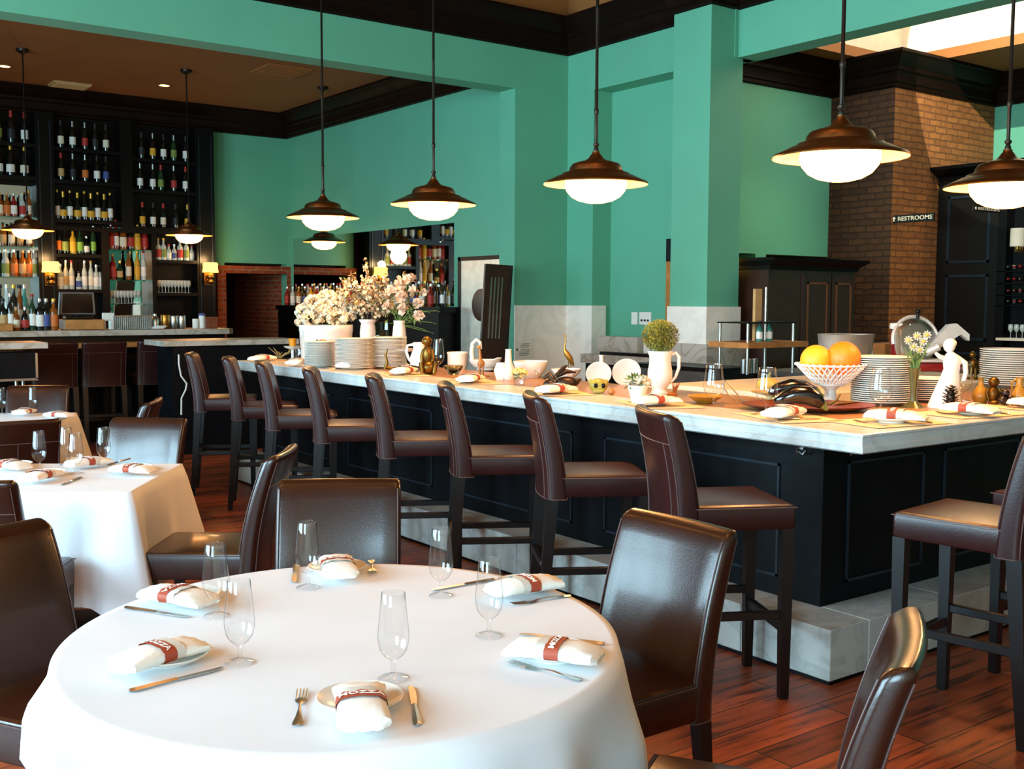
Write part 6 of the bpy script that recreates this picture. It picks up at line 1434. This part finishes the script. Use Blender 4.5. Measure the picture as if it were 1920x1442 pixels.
p = ony(982, 656, YH-.03); u = dep(p)/FPX; t = thing('wall_notice', 'pale printed notice on the marble wall behind the counter', 'sign', (p.x, YH-.021, p.z)); b = MB(); b.box((-20*u, -.006, -15*u), (20*u, 0, 15*u), .004, 1); b.build('sheet', LM['white'], t)
b = MB()
for z_, x0_, x1_ in ((11, -4, 14), (8, -8, 14), (5, -8, 12), (0, -6, 15), (-4, -10, 14), (-7, -10, 14), (-10, -10, 10)): b.box((x0_*u, -.0075, (z_-.6)*u), (x1_*u, -.006, (z_+.6)*u))
b.box((-18*u, -.0075, -2*u), (-13*u, -.006, 3*u)); b.build('print', mat('grey print', '77746c', .7), t, smooth=False)
# ================================================================ light
DAY = (.52, .83, 1.0)
for i, (a0, a1, z0, z1) in enumerate(WL):
    area('daylight_left', (L-.35, (a0+a1)/2, (z0+z1)/2), (0, -PI/2, 0), z1-z0, a1-a0, (820, 900, 620)[i], DAY)
for i, (a0, a1, z0, z1) in enumerate(WB):
    area('daylight_rear', ((a0+a1)/2, Bk-.35, (z0+z1)/2), (PI/2, 0, 0), a1-a0, z1-z0, 130, DAY)
area('skylight_daylight', ((sx0+sx1)/2, (sy0+sy1)/2, ZK+1.6), (0, 0, 0), sx1-sx0, sy1-sy0, 130, (1, .93, .8))
o = spot('skylight_sun', (sx0+.1, 5.6, ZK+1.35), 1500, (1, .92, .72), 62, .02); o.rotation_euler = (Vector((sx1, 6.1, ZK+.5))-Vector(o.location)).to_track_quat('-Z', 'Y').to_euler(); o.data.shadow_soft_size = .01
for x_, y_ in ((-1.2, 1.5), (1.6, 1.2), (.6, 4.6), (2.6, 3.4), (-1.2, 5.2), (1.2, 7.6)):
    area('warm_overhead_fill', (x_, y_, ZM-.05), (0, 0, 0), 1.0, 1.0, 10, (1, .4, .1), 2.2)  # unseen warm panels, added to put orange highlights on the leather tops
spot('kitchen_warm_fill', (10.3, 7.4, ZK-.06), 150, (1, .86, .5), 100, .8); spot('kitchen_warm_fill', (12.4, 6.7, ZK-.06), 90, (1, .8, .45), 90, .8)  # unseen warm spots added to brighten the green wall and the pier front
w = bpy.data.worlds.new('world'); SC.world = w; w.use_nodes = True
bg = w.node_tree.nodes['Background']; bg.inputs[0].default_value = (.75, .85, 1, 1); bg.inputs[1].default_value = .6
SC.view_settings.view_transform = 'Standard'; SC.view_settings.look = 'None'; SC.view_settings.gamma = 1; SC.view_settings.use_curve_mapping = False
SC.view_settings.exposure = 0.15
SC.cycles.use_denoising = True
try: SC.cycles.denoiser = 'OPENIMAGEDENOISE'
except Exception: pass
SC.cycles.max_bounces = 10; SC.cycles.transparent_max_bounces = 16; SC.cycles.transmission_bounces = 10; SC.cycles.glossy_bounces = 5; SC.cycles.diffuse_bounces = 5
SC.cycles.caustics_reflective = False; SC.cycles.caustics_refractive = False; SC.cycles.sample_clamp_indirect = 6
